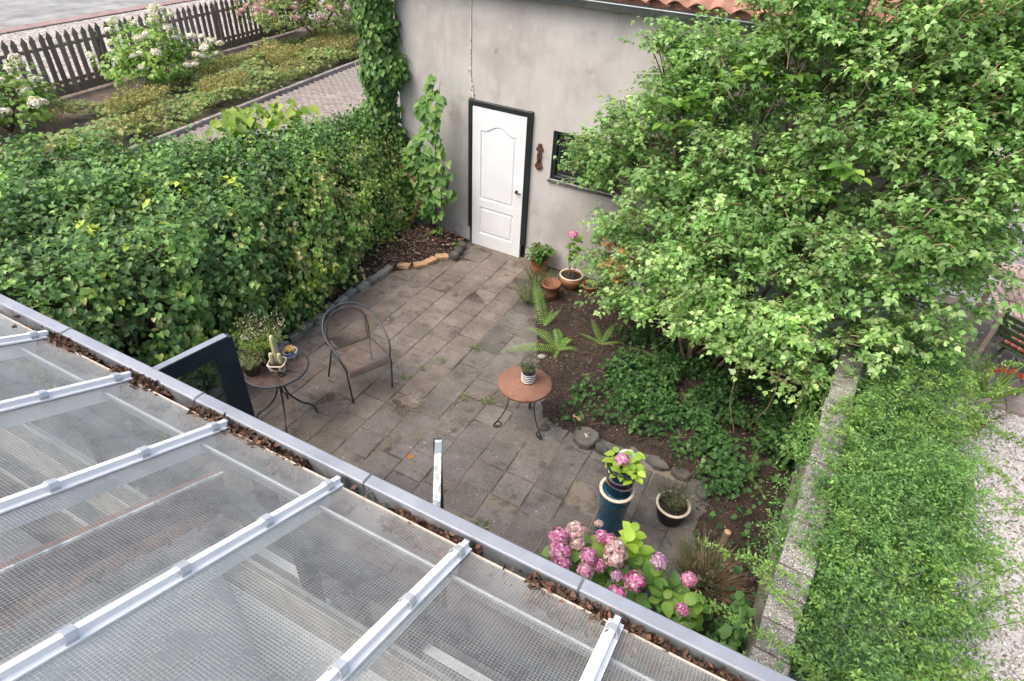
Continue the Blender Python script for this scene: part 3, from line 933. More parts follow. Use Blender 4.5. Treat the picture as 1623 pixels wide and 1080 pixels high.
for k in range(9):
    x = -1.0 + k * .8
    b = MB()
    for q in range(12):
        a0, a1 = PI + PI * q / 12, PI + PI * (q + 1) / 12
        b.add([(x - .012, -.1 + .079 * math.cos(a0), 3.36 + .079 * math.sin(a0)), (x + .012, -.1 + .079 * math.cos(a0), 3.36 + .079 * math.sin(a0)),
               (x + .012, -.1 + .079 * math.cos(a1), 3.36 + .079 * math.sin(a1)), (x - .012, -.1 + .079 * math.cos(a1), 3.36 + .079 * math.sin(a1))], [(0, 1, 2, 3)])
    b.build('bracket', MT['zinc_old'], gutter_b)

# white panelled door in a black frame
DW, DH, DZ = .795, 1.985, .008
def panel_outline(x0, x1, z0, z1, rise, d, k=14):
    pts = []
    for i in range(k + 1):
        t = i / k
        x = x0 + d + (x1 - x0 - 2 * d) * t
        s = min(1, max(0, (t - .12) / .76))
        z = z1 - d + rise * (.5 - .5 * math.cos(2 * PI * s)) ** .8
        pts.append((x, z))
    pts += [(x1 - d, z0 + d), (x0 + d, z0 + d)]
    return pts
dm = MB()
yf, yb = -.05, -.012
panels = [(.125, .67, .205, .625, 0.0), (.125, .67, .735, 1.7, .085)]
# stiles, rails
def q4(m, x0, x1, z0, z1, y=yf): m.add([(x0, y, z0), (x1, y, z0), (x1, y, z1), (x0, y, z1)], [(0, 1, 2, 3)])
q4(dm, 0, .125, DZ, DH); q4(dm, .67, DW, DZ, DH)
q4(dm, .125, .67, DZ, .205); q4(dm, .125, .67, .625, .735)
for (x0, x1, z0, z1, rise) in panels:
    loops = [panel_outline(x0, x1, z0, z1, rise, d) for d in (0, .014, .03, .046)]
    ys = [yf, yf + .012, yf + .012, yf + .003]
    n = len(loops[0])
    vs = [(x, y, z) for lp, y in zip(loops, ys) for (x, z) in lp]
    fs = [(r * n + i, r * n + (i + 1) % n, (r + 1) * n + (i + 1) % n, (r + 1) * n + i) for r in range(3) for i in range(n)]
    fs.append(tuple(3 * n + i for i in range(n)))
    dm.add(vs, fs)
    if rise:
        lp = loops[0][:15]
        for i in range(14):
            dm.add([(lp[i][0], yf, lp[i][1]), (lp[i + 1][0], yf, lp[i + 1][1]), (lp[i + 1][0], yf, DH), (lp[i][0], yf, DH)], [(0, 1, 2, 3)])
# thickness
dm.add([(0, yf, DZ), (DW, yf, DZ), (DW, yf, DH), (0, yf, DH), (0, yb, DZ), (DW, yb, DZ), (DW, yb, DH), (0, yb, DH)],
       [(0, 4, 5, 1), (1, 5, 6, 2), (2, 6, 7, 3), (3, 7, 4, 0), (4, 7, 6, 5)])
door = dm.build('door', MT['white'], BLD)
fm = MB()
fm.box((-.036, -.012, 1.16), (.066, .07, 1.8), bev=.004)
fm.box((DW + .036, -.012, 1.14), (.064, .07, 1.84), bev=.004)
fm.box((DW / 2, -.012, 2.024), (DW + .134, .072, .062), bev=.004)
fm.build('door_frame', MT['black_green'], door)
MB().box((DW / 2, .03, 1.0), (DW + .11, .03, 2.0)).build('backing_board', MT['black_green'], door)
hd = MB()
hd.tube([(.695, yf - .03, .985), (.735, yf - .045, .987), (.79, yf - .04, .985)], [.011, .009, .008], 8)
hd.tube([(.705, yf - .002, .985), (.705, yf - .035, .985)], .012, 8)
hd.box((.705, yf - .006, .985), (.035, .01, .05), bev=.003)
hd.build('door_handle', MT['dark_metal'], door)
kh = MB()
for dz in (.055, .085, -.075): kh.tube([(.72, yf + .001, .985 + dz), (.72, yf - .002, .985 + dz)], .004, 8)
kh.build('keyhole', MT['dark_metal'], door)
st = MB()
st.box((DW / 2 + .02, -.05, -.012), (.98, .12, .03), bev=.004)
st.build('threshold', MT['joint'], BLD)

# small window
win = MB()
x0, x1, z0, z1 = 1.15, 2.05, 1.26, 1.89
for (c, s) in (((1.178, .05, 1.575), (.05, .06, .624)), ((2.022, .05, 1.575), (.05, .06, .624)), ((1.6, .05, 1.287), (.79, .06, .048)), ((1.6, .05, 1.864), (.79, .06, .048)), ((1.6, .05, 1.575), (.035, .05, .52))):
    win.box(c, s, bev=.004)
window = win.build('window', MT['black_green'], BLD)
MB().box((1.6, -.008, 1.248), (.94, .06, .022), bev=.004).build('window_sill', MT['stone_dark'], window)
for cx in (1.395, 1.805): MB().box((cx, .058, 1.575), (.37, .005, .53)).build('pane', MT['glass'], window)
# mortar joint strip above the door with the pale repair at its foot
MT['joint_mortar'] = surf('joint_mortar', (.4, .37, .34), (.52, .49, .46), .95, 9, stain=((.16, .1, .07), 28, .58, .64))
jm = MB()
for k in range(26):
    z = 2.07 + k * .052
    jm.box((-.062 + pr.uniform(-.002, .002), -.004, z + .026), (.013 + pr.uniform(0, .008), .012, .05), bev=.002)
jm.build('joint_strip', MT['joint_mortar'], BLD)
jp = MB()
for k in range(16): jp.lathe([(0, -.004), (.018 + pr.random() * .012, 0), (.012, .004), (0, .005)], (0, 0, 0), 7)
vv = []
for i in range(16):
    n0 = i * 28
    cx, cz = -.055 + pr.uniform(-.022, .03), 2.08 + pr.random() ** 1.6 * .33
    for q in range(28):
        x, y, z = jp.v[n0 + q]
        jp.v[n0 + q] = (cx + x, -.004 - z, cz + y * 1.6)
jp.build('plaster_repair', MT['joint_mortar'], BLD)['kind'] = 'stuff'

# cast-iron ornament on the wall
om = MB()
prof = [(.012, -.17), (.03, -.165), (.045, -.14), (.05, -.11), (.04, -.085), (.028, -.07), (.032, -.03), (.034, 0), (.03, .04), (.028, .07), (.04, .085), (.048, .1), (.038, .12), (.028, .14), (.024, .165), (.008, .172)]
om.prism([(x, z) for x, z in prof] + [(-x, z) for x, z in prof[::-1]], -.008, .008, 'y')
for (x, z, r) in ((.038, .1, .016), (-.038, .1, .016), (.04, -.118, .018), (-.04, -.118, .018), (0, -.135, .02), (0, .15, .016), (0, .1, .014), (0, -.09, .016)):
    om.lathe([(r, 0), (r * .8, .006), (0, .01)], (0, 0, 0), 10)
    for q in range(len(om.v) - 30, len(om.v)):
        a = om.v[q]
        om.v[q] = (x + a[0], -.007 - a[2], z + a[1])
om.tube([(0, -.012, -.07), (.01, -.018, -.02), (-.01, -.018, .03), (0, -.012, .08)], .009, 8)
orn = om.build('cast_ornament', MT['rust_dark'], None, (-1.52, 3.89, 1.52), (0, 0, rad(-1.65)))
tag(orn, 'rusty cast iron ornamental plate hung on the wall between door and window', 'ornament')

# blue-grey post at the building corner
gp = MB()
gp.box((0, 0, 1.45), (.09, .07, 2.95), bev=.006)
gp.box((0, 0, 2.94), (.11, .09, .03), bev=.004)
tag(gp.build('gate_post', MT['grey_blue'], None, (-4.18, 3.9, 0)), 'blue grey metal post half hidden by ivy at the building corner', 'post')

# ================================================================== SIDE WALL ON THE RIGHT
w0, w1 = Vector((2.135, -1.75, 0)), Vector((2.42, 2.9, 0))
wd = (w1 - w0).normalized()
wang = math.atan2(wd.y, wd.x) - PI / 2
WALL = empty('garden_wall', (w0.x, w0.y, 0), wang, 'low concrete garden wall with pebbly cap stones below the feathery green shrub', 'wall')
wl = (w1 - w0).length
for k in range(4):
    MB().box((.085, (k + .5) * wl / 4, .5), (.12, wl / 4 - .008, 1.06), bev=.006).build('wall_panel', MT['concrete'], WALL)
cp_n = int(wl / .2)
cap_me = []
for k in range(4):
    me = MB().box((0, 0, 0), (.195 + .006 * (k - 1.5), wl / cp_n - .014, .055), bev=.012).mesh('cap_stone')
    me.materials.append(MT['cap'])
    cap_me.append(me)
for k in range(cp_n):
    link('cap_stone', cap_me[k % 4], None, WALL, (.085 + pr.uniform(-.006, .006), (k + .5) * wl / cp_n, 1.062 + pr.uniform(-.003, .003)), (pr.uniform(-.01, .01), pr.uniform(-.01, .01), pr.uniform(-.012, .012)))

# ================================================================== CONSERVATORY
CON = empty('conservatory', (0, -1.9, 0), 0, 'lean to glass roof of wired panes with white bars and grey gutter', 'conservatory')
def con(m, name, mat, par=CON, off=(0, 1.9, 0)):
    o = m.build(name, mat, par)
    if par is CON: o.location = off
    return o
CX0, CX1 = -3.35, 2.95
SL = rad(22.0)
tS = math.tan(SL)
GY, GZ = -1.85, 2.185        # lower edge of the glass
def roof_z(y): return GZ + (GY - y) * tS
YB = -3.62
bars = [-3.27, -2.585, -1.9, -1.2, -.5, .2, .865, 1.52, 2.19, 2.88]
# gutter in lengths
seams = [CX0, -2.91, -1.84, -.765, .305, 1.345, 2.41, CX1]
for a, b in zip(seams[:-1], seams[1:]):
    m = MB()
    prof = [(-1.728, 2.03), (-1.728, 2.196), (-1.734, 2.202), (-1.784, 2.202), (-1.79, 2.196), (-1.794, 2.112), (-1.96, 2.108), (-1.963, 2.15), (-1.967, 2.15), (-1.966, 2.1), (-1.79, 2.03)]
    m.prism(prof, a + .002, b - .002, 'x')
    gs = con(m, 'gutter_section', MT['zinc'])
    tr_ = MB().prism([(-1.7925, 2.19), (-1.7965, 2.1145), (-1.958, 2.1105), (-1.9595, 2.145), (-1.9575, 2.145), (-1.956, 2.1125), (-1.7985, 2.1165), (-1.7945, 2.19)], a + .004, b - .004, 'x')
    tr_.build('shade_liner', MT['shade_liner'], gs)  # thin liner that carries the painted shade of the inner gutter
    if b < CX1:
        j = MB()
        j.box((b, -1.759, 2.2035), (.01, .062, .003)).box((b, -1.7965, 2.155), (.01, .004, .09))
        j.build('joint', MT['zinc_old'], gs)
# glazing bars with clips
for x in bars:
    m = MB()
    ln = (GY - YB) / math.cos(SL)
    def P(u, w, dx): return (x + dx, GY - u * math.cos(SL) - w * math.sin(SL) * -1 * 0 - 0, 0)
    def along(u, w):    # u up the slope, w normal to the glass
        return (GY - u * math.cos(SL) + w * math.sin(SL), GZ + u * math.sin(SL) + w * math.cos(SL))
    prof = [(-.03, .006), (-.03, .014), (-.014, .017), (-.011, .04), (.011, .04), (.014, .017), (.03, .014), (.03, .006)]
    vs, fs = [], []
    for u in (-.012, ln):
        for (dx, w) in prof:
            yy, zz = along(u, w)
            vs.append((x + dx, yy, zz))
    k = len(prof)
    fs = [(i, (i + 1) % k, (i + 1) % k + k, i + k) for i in range(k)] + [tuple(range(k)), tuple(range(2 * k - 1, k - 1, -1))]
    m.add(vs, fs)
    # web under the glass
    vs = []
    for u in (.05, ln):
        for (dx, w) in ((-.016, -.008), (.016, -.008), (.016, -.085), (-.016, -.085)):
            yy, zz = along(u, w)
            vs.append((x + dx, yy, zz))
    m.add(vs, [(0, 1, 2, 3), (7, 6, 5, 4), (0, 4, 5, 1), (1, 5, 6, 2), (2, 6, 7, 3), (3, 7, 4, 0)])
    bar = con(m, 'glazing_bar', MT['white_bar'])
    for q, u in enumerate((.062, .41, .77, 1.13, 1.5)):
        c = MB()
        vs = []
        for uu in (u - .018, u + .018):
            for (dx, w) in ((-.026, .0125), (-.026, .03), (-.014, .047), (.014, .047), (.026, .03), (.026, .0125), (.0235, .0125), (.0235, .029), (.013, .0435), (-.013, .0435), (-.0235, .029), (-.0235, .0125)):
                yy, zz = along(uu, w)
                vs.append((x + dx, yy, zz))
        k = 12
        c.add(vs, [(i, (i + 1) % k, (i + 1) % k + k, i + k) for i in range(k)] + [tuple(range(k)), tuple(range(2 * k - 1, k - 1, -1))])
        c.build('clip', MT['clip'], bar)
    e = MB()
    yy, zz = along(-.016, .02)
    e.box((x, yy, zz), (.034, .007, .05), rx=-SL, bev=.002)
    e.build('end_cap', MT['iron_grey'], bar)
# panes: object x runs up the slope so the wire grid follows the pane
for a, b in zip(bars[:-1], bars[1:]):
    w, ln = b - a - .03, (GY - YB) / math.cos(SL)
    m = MB().box((ln / 2, 0, 0), (ln, w, .006))
    o = m.build('glass_pane', MT['wired'], CON)
    o.location = ((a + b) / 2, GY + 1.9, GZ)
    o.rotation_euler = Matrix(((0, 1, 0), (-math.cos(SL), 0, math.sin(SL) * 1), (math.sin(SL), 0, math.cos(SL)))).to_euler()
    ed = MB().box((-.004, 0, .0), (.005, w, .009))
    ed.build('pane_edge', MT['pale_rim'], o)
# purlin, eaves beam, interior
m = MB().box(((CX0 + CX1) / 2, -1.985, roof_z(-1.985) - .035), (CX1 - CX0 - .1, .012, .03), bev=.004)
con(m, 'purlin', MT['clip'])
MT['lining_olive'] = surf('olive_lining', (.1, .105, .07), (.2, .2, .15), .9, 2)
MT['lining_dark'] = surf('dark_lining', (.13, .145, .135), (.23, .245, .23), .9, 3)
m = MB().box(((CX0 + CX1) / 2, -2.06, 1.97), (CX1 - CX0 - .1, .055, .16), bev=.004)
con(m, 'eaves_beam', MT['blue_black'])
m = MB().box(((CX0 + CX1) / 2, -2.75, .0), (CX1 - CX0 - .1, 1.7, .06))
con(m, 'floor', MT['floor_in'])
m = MB().box(((CX0 + CX1) / 2, -3.66, 1.43), (CX1 - CX0, .08, 2.9))
con(m, 'back_wall', MT['plaster'])
m = MB().prism([(-1.99, 0), (-1.99, roof_z(-1.99) - .1), (-3.62, roof_z(-3.62) - .1), (-3.62, 0)], CX0 + .02, CX0 + .1, 'x')
con(m, 'end_wall', MT['plaster_dirty'])
m = MB().prism([(-1.99, 0), (-1.99, roof_z(-1.99) - .1), (-3.62, roof_z(-3.62) - .1), (-3.62, 0)], CX1 - .1, CX1 - .02, 'x')
con(m, 'end_wall', MT['glass'])
# front: low brick wall, posts, fixed lights
for (a, b) in ((CX0 + .1, -1.42), (-.72, .1), (.74, CX1 - .1)):
    m = MB().box(((a + b) / 2, -1.985, .62), (b - a, .05, 1.24))
    con(m, 'low_wall', MT['brick_in'])
    hb = 1.62 if a > -.8 else 1.24
    m = MB().box(((a + b) / 2, -2.035, hb / 2), (b - a, .045, hb))
    con(m, 'inner_lining', MT['plaster'] if a > -.8 else MT['lining_dark'])
    m = MB().box(((a + b) / 2, -2.06, 1.265), (b - a, .24, .035), bev=.004)
    con(m, 'sill', MT['white_bar'])
    m = MB().box(((a + b) / 2, -2.0, 1.58), (b - a - .06, .006, .6))
    con(m, 'side_pane', MT['glass'])
for x in (CX0 + .1, -2.4, -1.42, -.72, .1, .74, 1.6, CX1 - .1):
    m = MB().box((x, -2.03, .96), (.06, .07, 1.86), bev=.004)
    con(m, 'post', MT['blue_black'])
# white shelf along the front inside, left rooms
for (xa, xb, rows) in ((CX0 + .12, -.42, ((1.72, 1.9, 'lining_dark'), (1.42, 1.715, 'plaster_dirty'), (1.1, 1.415, 'lining_dark'), (.98, 1.095, 'plaster'), (.06, .975, 'lining_olive'))),
                       (-.3, CX1 - .12, ((1.84, 1.9, 'lining_dark'), (1.55, 1.835, 'plaster_dirty'), (.06, 1.545, 'plaster')))):
    for (za, zb, mk) in rows:
        con(MB().box(((xa + xb) / 2, -2.2 + (.012 if mk == 'plaster' else 0), (za + zb) / 2), (xb - xa, .02, zb - za), bev=.003), 'lining_board', MT[mk])
# partition reaching up under the glass: timber plate, bitumen, crumbled brick, plaster
PX = -.33
def slope_strip(name, x0, x1, h0, h1, mat, y0=-2.03, y1=-3.6, par=CON, jag=0.0, n=26):
    m = MB()
    vs, fs = [], []
    rr = random.Random(hash(name) % 1000 if False else int(h0 * 1000))
    for i in range(n + 1):
        y = y0 + (y1 - y0) * i / n
        z = roof_z(y)
        j0, j1 = (rr.uniform(-jag, jag), rr.uniform(-jag, jag)) if jag else (0, 0)
        zb = 0.0 if h1 is None else z - h1 + j1
        vs += [(x0, y, z - h0 + j0), (x1 + j0 * .4, y, z - h0 + j0), (x1 + j1 * .5, y, zb), (x0, y, zb)]
    for i in range(n):
        for k in range(4):
            a, b = i * 4 + k, i * 4 + (k + 1) % 4
            fs.append((a, b, b + 4, a + 4))
    fs += [(0, 1, 2, 3), tuple(n * 4 + k for k in (3, 2, 1, 0))]
    m.add(vs, fs)
    return con(m, name, mat)
slope_strip('wall_plate', PX - .016, PX + .012, .1, .135, MT['wood_brown'])
slope_strip('paint_edge', PX + .0125, PX + .024, .1, .112, MT['white_old'])
slope_strip('bitumen_strip', PX - .045, PX + .0, .136, .29, MT['bitumen'], jag=.006, n=60)
slope_strip('crumbled_brick', PX - .045, PX - .008, .27, .42, MT['crumbled'], jag=.016, n=70)
slope_strip('grey_render', PX - .045, PX - .003, .385, .54, MT['plaster_dirty'], jag=.008, n=50)
slope_strip('partition', PX - .045, PX + .004, .525, None, MT['plaster'], jag=0)
# bench and white worktop inside on the right
m = MB().box((1.35, -2.95, .7), (1.9, .5, .04), bev=.006)
con(m, 'worktop', MT['plaster'])
m = MB().box((.15, -2.9, .55), (.5, .7, .04), bev=.006)
con(m, 'worktop', MT['white_bar'])
# open casement: dark blue frame with one pane
def leaf_door(name, hinge, tip, z0, z1, st, mat, top_mat, label, glass=True, knob=None, thk=.045):
    h, t = Vector(hinge), Vector(tip)
    d = t - h
    a = math.atan2(d.y, d.x)
    w = d.length
    E = empty(name, (h.x, h.y + 1.9, 0), a)
    E.parent = CON
    E['label'] = label
    m = MB()
    m.box((st / 2, 0, (z0 + z1) / 2), (st, thk, z1 - z0), bev=.004)
    m.box((w - st / 2, 0, (z0 + z1) / 2), (st, thk, z1 - z0), bev=.004)
    m.box((w / 2, 0, z1 - st / 2), (w - 2 * st + .002, thk - .002, st), bev=.003)
    m.box((w / 2, 0, z0 + .1), (w - 2 * st + .002, thk - .002, .2), bev=.003)
    m.build('door_frame', mat, E)
    r = MB().box((w + .012, .006, (z0 + z1) / 2), (.028, thk + .01, z1 - z0 - .02), bev=.003)
    r.build('rebate_strip', mat, E)
    MB().box((w / 2, 0, z1 + .0045), (w - .01, thk + .002, .007)).build('top_edge', top_mat, E)
    if glass: MB().box((w / 2, 0, (z0 + z1) / 2 + .07), (w - 2 * st + .01, .005, z1 - z0 - st - .18)).build('pane', MT['glass'], E)
    if knob:
        k = MB().tube([(w - .28, .0, 1.72), (w - .28, .06, 1.72)], [.006, .006], 8)
        k.tube([(w - .28, .06, 1.72), (w - .28, .085, 1.72)], [.016, .014], 10)
        k.build('knob', MT['white'], E)
    return E
leaf_door('casement', (-1.46, -1.98), (-1.31, -1.16), .05, 1.99, .115, MT['blue_black'], MT['zinc'], 'open dark blue door leaf with one clear pane')
leaf_door('casement', (.8, -1.98), (.335, -1.24), .05, 1.99, .09, MT['blue_black'], MT['white_old'], 'open door leaf seen edge on with peeling white top', knob=True, thk=.034)
# ================================================================== FURNITURE
def grid_sheet(name, fn, nu, nv, mat, parent, uvs):
    vs, fs = [], []
    for i in range(nu + 1):
        for j in range(nv + 1): vs.append(fn(i / nu, j / nv))
    for i in range(nu):
        for j in range(nv):
            a = i * (nv + 1) + j
            fs.append((a, a + 1, a + nv + 2, a + nv + 1))
    me = bpy.data.meshes.new(name)
    me.from_pydata(vs, [], fs)
    uv = me.uv_layers.new(name='UVMap')
    for p in me.polygons:
        p.use_smooth = True
        for li in p.loop_indices:
            vi = me.loops[li].vertex_index
            uv.data[li].uv = (vi // (nv + 1) / nu * uvs[0], vi % (nv + 1) / nv * uvs[1])
    return link(name, me, mat, parent)

# --- barrel armchair of expanded metal
CH = empty('garden_chair', (-1.91, .61, 0), rad(64.8), 'rusty wire mesh armchair with curved back on the paving', 'chair')
ARM = curve([(-.235, -.235, .41), (-.262, -.2, .52), (-.272, -.13, .585), (-.285, .02, .635), (-.268, .17, .71), (-.17, .285, .785), (0, .325, .81), (.17, .285, .785), (.268, .17, .71), (.285, .02, .635), (.272, -.13, .585), (.262, -.2, .52), (.235, -.235, .41)], 7)
MB().tube(ARM, .0105, 8).build('arm_rail', MT['iron_grey'], CH)
INN = curve([(-.21, .17, .4), (-.222, .2, .56), (-.2, .235, .68), (-.12, .285, .752), (0, .302, .775), (.12, .285, .752), (.2, .235, .68), (.222, .2, .56), (.21, .17, .4)], 7)
MB().tube(INN, .0075, 8).build('back_frame', MT['iron_grey'], CH)
for s in (-1, 1):
    MB().tube(curve([(s * .22, -.25, .0), (s * .232, -.252, .2), (s * .238, -.24, .385), (s * .225, -.2, .42)], 5), .0095, 8).build('leg', MT['iron_grey'], CH)
    MB().tube(curve([(s * .255, .285, .0), (s * .232, .235, .2), (s * .215, .185, .385), (s * .21, .17, .42)], 5), .0095, 8).build('leg', MT['iron_grey'], CH)
    MB().tube(curve([(s * .2225, -.205, .42), (s * .224, 0, .408), (s * .212, .18, .4)], 5), .0085, 8).build('seat_rail', MT['iron_grey'], CH)
    MB().tube([(s * .205, .205, .4), (s * .214, .245, .64)], .006, 6).build('back_strut', MT['iron_grey'], CH)
def seat_fn(u, v):
    x = (-1 + 2 * u) * .216
    if v < .25:
        t = v / .25
        return (x, -.262 + .03 * t - .03 * t * (1 - t), .335 + .085 * math.sin(t * PI / 2))
    t = (v - .25) / .75
    return (x, -.232 + t * .405, .42 - .02 * t - .018 * math.sin(PI * t) * (1 - (2 * u - 1) ** 2))
grid_sheet('seat', seat_fn, 12, 18, MT['mesh_seat'], CH, (.43, .5))
MB().tube([(-.21, .172, .402), (.21, .172, .402)], .006, 6).build('seat_rail', MT['iron_grey'], CH)
def back_fn(u, v):
    p = INN[int(round(u * (len(INN) - 1)))]
    q = Vector((-.205 + .41 * u, .172 + .02 * math.sin(PI * u), .41))
    b = Vector((p.x, p.y, p.z))
    r = q.lerp(b, v)
    return (r.x, r.y + .03 * math.sin(PI * v) * math.sin(PI * u), r.z)
grid_sheet('backrest', back_fn, len(INN) - 1, 10, MT['mesh_back'], CH, (.75, .38))
def band_fn(u, v):
    i = 14 + int(round(u * (len(ARM) - 1 - 28)))
    j = int(round(u * (len(INN) - 1) * .7 + (len(INN) - 1) * .15))
    a, b = Vector(ARM[i]), Vector(INN[j])
    r = b.lerp(a, v)
    return tuple(r)
grid_sheet('backrest', band_fn, 40, 3, MT['mesh_back'], CH, (.8, .05))

# --- round mesh table
TB = empty('mesh_table', (-2.2, -.18, 0), rad(12), 'round dark mesh table holding four potted plants beside the hedge', 'table')
RT, ZT = .29, .65
MB().tube([(RT * math.cos(2 * PI * k / 48), RT * math.sin(2 * PI * k / 48), ZT) for k in range(49)], .011, 8, cap=False).build('table_rim', MT['iron_grey'], TB)
def top_fn(u, v): return (RT * v * math.cos(2 * PI * u), RT * v * math.sin(2 * PI * u), ZT + .002)
tm = bpy.data.meshes.new('table_top')
vs, fs = [], []
tt = grid_sheet('table_top', lambda u, v: top_fn(u, v), 40, 8, MT['mesh_top'], TB, (1, 1))
uvl = tt.data.uv_layers[0]
for l in tt.data.loops:
    c = tt.data.vertices[l.vertex_index].co
    uvl.data[l.index].uv = (c.x, c.y)
for k in range(4):
    a = rad(32 + 90 * k)
    c, s = math.cos(a), math.sin(a)
    pts = [(.06, ZT - .01), (.045, .54), (.03, .44), (.06, .3), (.16, .17), (.24, .12), (.275, .06), (.28, .0)]
    MB().tube(curve([(c * r, s * r, z) for r, z in pts], 6), .0095, 8).build('leg', MT['iron_grey'], TB)
MB().tube([(.035 * math.cos(2 * PI * k / 20), .035 * math.sin(2 * PI * k / 20), .44) for k in range(21)], .007, 6, cap=False).build('ring', MT['iron_grey'], TB)
for a in (0, PI / 2):
    MB().tube([(-RT * math.cos(a), -RT * math.sin(a), ZT - .012), (RT * math.cos(a), RT * math.sin(a), ZT - .012)], .006, 6).build('cross_bar', MT['iron_grey'], TB)

# --- round rust-topped table
RB = empty('rust_table', (-.15, .91, 0), 0, 'small round table with rusty brown top and scrolled iron legs', 'table')
MB().lathe([(.0, .526), (.252, .526), (.256, .53), (.256, .55), (.251, .556), (0, .558)], seg=56).build('table_top', MT['rust'], RB)
for k, a in enumerate((-139, -22, 98)):
    a = rad(a)
    c, s = math.cos(a), math.sin(a)
    pts = [(.17, .525), (.165, .47), (.15, .41), (.15, .34), (.175, .24), (.22, .14), (.262, .085), (.29, .05)]
    P2 = list(pts)
    cx, cz, r0 = .25, .052, .046
    for q in range(1, 27):
        th = rad(-25) - q * rad(18)
        r = r0 * (1 - q / 42)
        P2.append((cx + r * math.cos(th) + .0, cz + r * math.sin(th)))
    sx = curve([(c * r, s * r, z) for r, z in P2], 3)
    MB().tube(sx, .0058, 8).build('leg', MT['iron'], RB)
hub = (0, 0, .4)
for a in (-139, -22, 98):
    a = rad(a)
    MB().tube([(0, 0, .405), (.15 * math.cos(a), .15 * math.sin(a), .41)], .0055, 6).build('stretcher', MT['iron'], RB)

# ================================================================== POTS
def pot(m, r0, r1, h, th=.008, rim=.0, c=(0, 0, 0), seg=32, rimh=.02, base=0.0, sq=None):
    prof = [(0, base), (r0, base), (r0 + (r1 - r0) * .5 + .002, base + h * .5), (r1, base + h - rimh)]
    if rim: prof += [(r1 + rim, base + h - rimh + .001), (r1 + rim, base + h - .002)]
    else: prof += [(r1 + .001, base + h - .003)]
    prof += [(r1 + rim * .5 - th * .4, base + h), (r1 - th, base + h - .003), (r1 - th - .004, base + h * .72), (0, base + h * .74)]
    return m.lathe(prof, c, seg, sq=sq)
def soil_disc(r, z, par, mat=None):
    m = MB()
    vs = [(0, 0, z + .004)]
    k = 18
    for i in range(k): vs.append((r * .55 * math.cos(2 * PI * i / k), r * .55 * math.sin(2 * PI * i / k), z + pr.uniform(-.004, .008)))
    for i in range(k): vs.append((r * math.cos(2 * PI * i / k), r * math.sin(2 * PI * i / k), z + pr.uniform(-.005, .003)))
    fs = [(0, 1 + i, 1 + (i + 1) % k) for i in range(k)] + [(1 + i, 1 + k + i, 1 + k + (i + 1) % k, 1 + (i + 1) % k) for i in range(k)]
    m.add(vs, fs, True)
    return m.build('potting_soil', mat or MT['soil'], par)
def blades(par, name, n, r, h, z, cols, w=None, lean=.45, size=(.7, 1.2), tm=BLADE, wid=1.0, mat=None, cx=0, cy=0):
    a = rng.random(n) * 2 * PI
    rr = r * np.sqrt(rng.random(n))
    P = np.stack([cx + rr * np.cos(a), cy + rr * np.sin(a), np.full(n, z)], 1)
    D = np.stack([np.cos(a) * lean * (rr / r) + rng.standard_normal(n) * .18, np.sin(a) * lean * (rr / r) + rng.standard_normal(n) * .18, np.ones(n)], 1)
    Nn = np.cross(D, rdir(n))
    T = (tm[0] * np.array([wid, 1, 1]), tm[1])
    return leaf_obj(name, P, Nn, D, h * (size[0] + (size[1] - size[0]) * rng.random(n)), palette(n, cols, w), T, mat or MT['leaf'], par)
def sprigs(par, name, n, per, base, r, h, lsize, cols, w=None, lean=.5, tm=LEAF_SMALL, mat=None, droop=.1, up=.6, spread=.01, t0=.15):
    a = rng.random(n) * 2 * PI
    rr = np.sqrt(rng.random(n))
    B = np.stack([base[0] + r * .6 * rr * np.cos(a), base[1] + r * .6 * rr * np.sin(a), np.full(n, base[2])], 1)
    hh = h * (.65 + .45 * rng.random(n))
    T = B + np.stack([np.cos(a) * rr * lean, np.sin(a) * rr * lean, np.ones(n)], 1) * hh[:, None] + rng.standard_normal((n, 3)) * h * .07
    P, Nn, D, sz, c = shoots(B, T, per, lsize, tm, cols, w, droop, spread, up, t0)
    o = leaf_obj(name, P, Nn, D, sz, c, tm, mat or MT['leaf'], par)
    tw = Twigs()
    for i in range(min(n, 60)): tw.stick([B[i], (B[i] + T[i]) / 2, T[i]], .0022, .001, 3)
    tw.m.build('stems', MT['stem_dark'] if mat is None else MT['twig'], par)
    return o
# table in world coords for pots on the mesh table
def tpos(px, py): return (px, py, .66)

# 1 green plastic pot with pale flowering herb
p1_ = empty('potted_herb', (-2.32, -.16, .653), 0, 'dark green pot of bright green herb with tiny white flowers on mesh table', 'potted plant')
pot(MB(), .06, .085, .14, rim=.004).build('pot', MT['green_plastic'], p1_); soil_disc(.076, .115, p1_)
sprigs(p1_, 'foliage', 150, 22, (0, 0, .11), .075, .2, .022, [(.2, .3, .06), (.28, .38, .09), (.16, .24, .07)], lean=.75, tm=LEAF_NARROW)
sprigs(p1_, 'flowers', 70, 5, (-.02, .02, .2), .09, .17, .014, [(.6, .6, .5), (.5, .5, .42), (.32, .33, .2)], lean=.9, t0=.8, spread=.006)
# 2 low brown pot with grey green herb
p2_ = empty('potted_herb', (-2.31, -.345, .653), 0, 'low brown pot of grey green bushy herb nearest the dark door frame', 'potted plant')
pot(MB(), .055, .08, .1, rim=.003).build('pot', MT['brown_pot'], p2_); soil_disc(.07, .08, p2_)
sprigs(p2_, 'foliage', 120, 20, (0, 0, .08), .075, .12, .022, [(.16, .2, .08), (.24, .29, .13), (.3, .33, .2)], lean=.9, tm=LEAF_NARROW)
sprigs(p2_, 'flowers', 30, 4, (-.02, .02, .12), .08, .15, .012, [(.42, .4, .34), (.3, .28, .22)], lean=1.0, t0=.85, spread=.004)
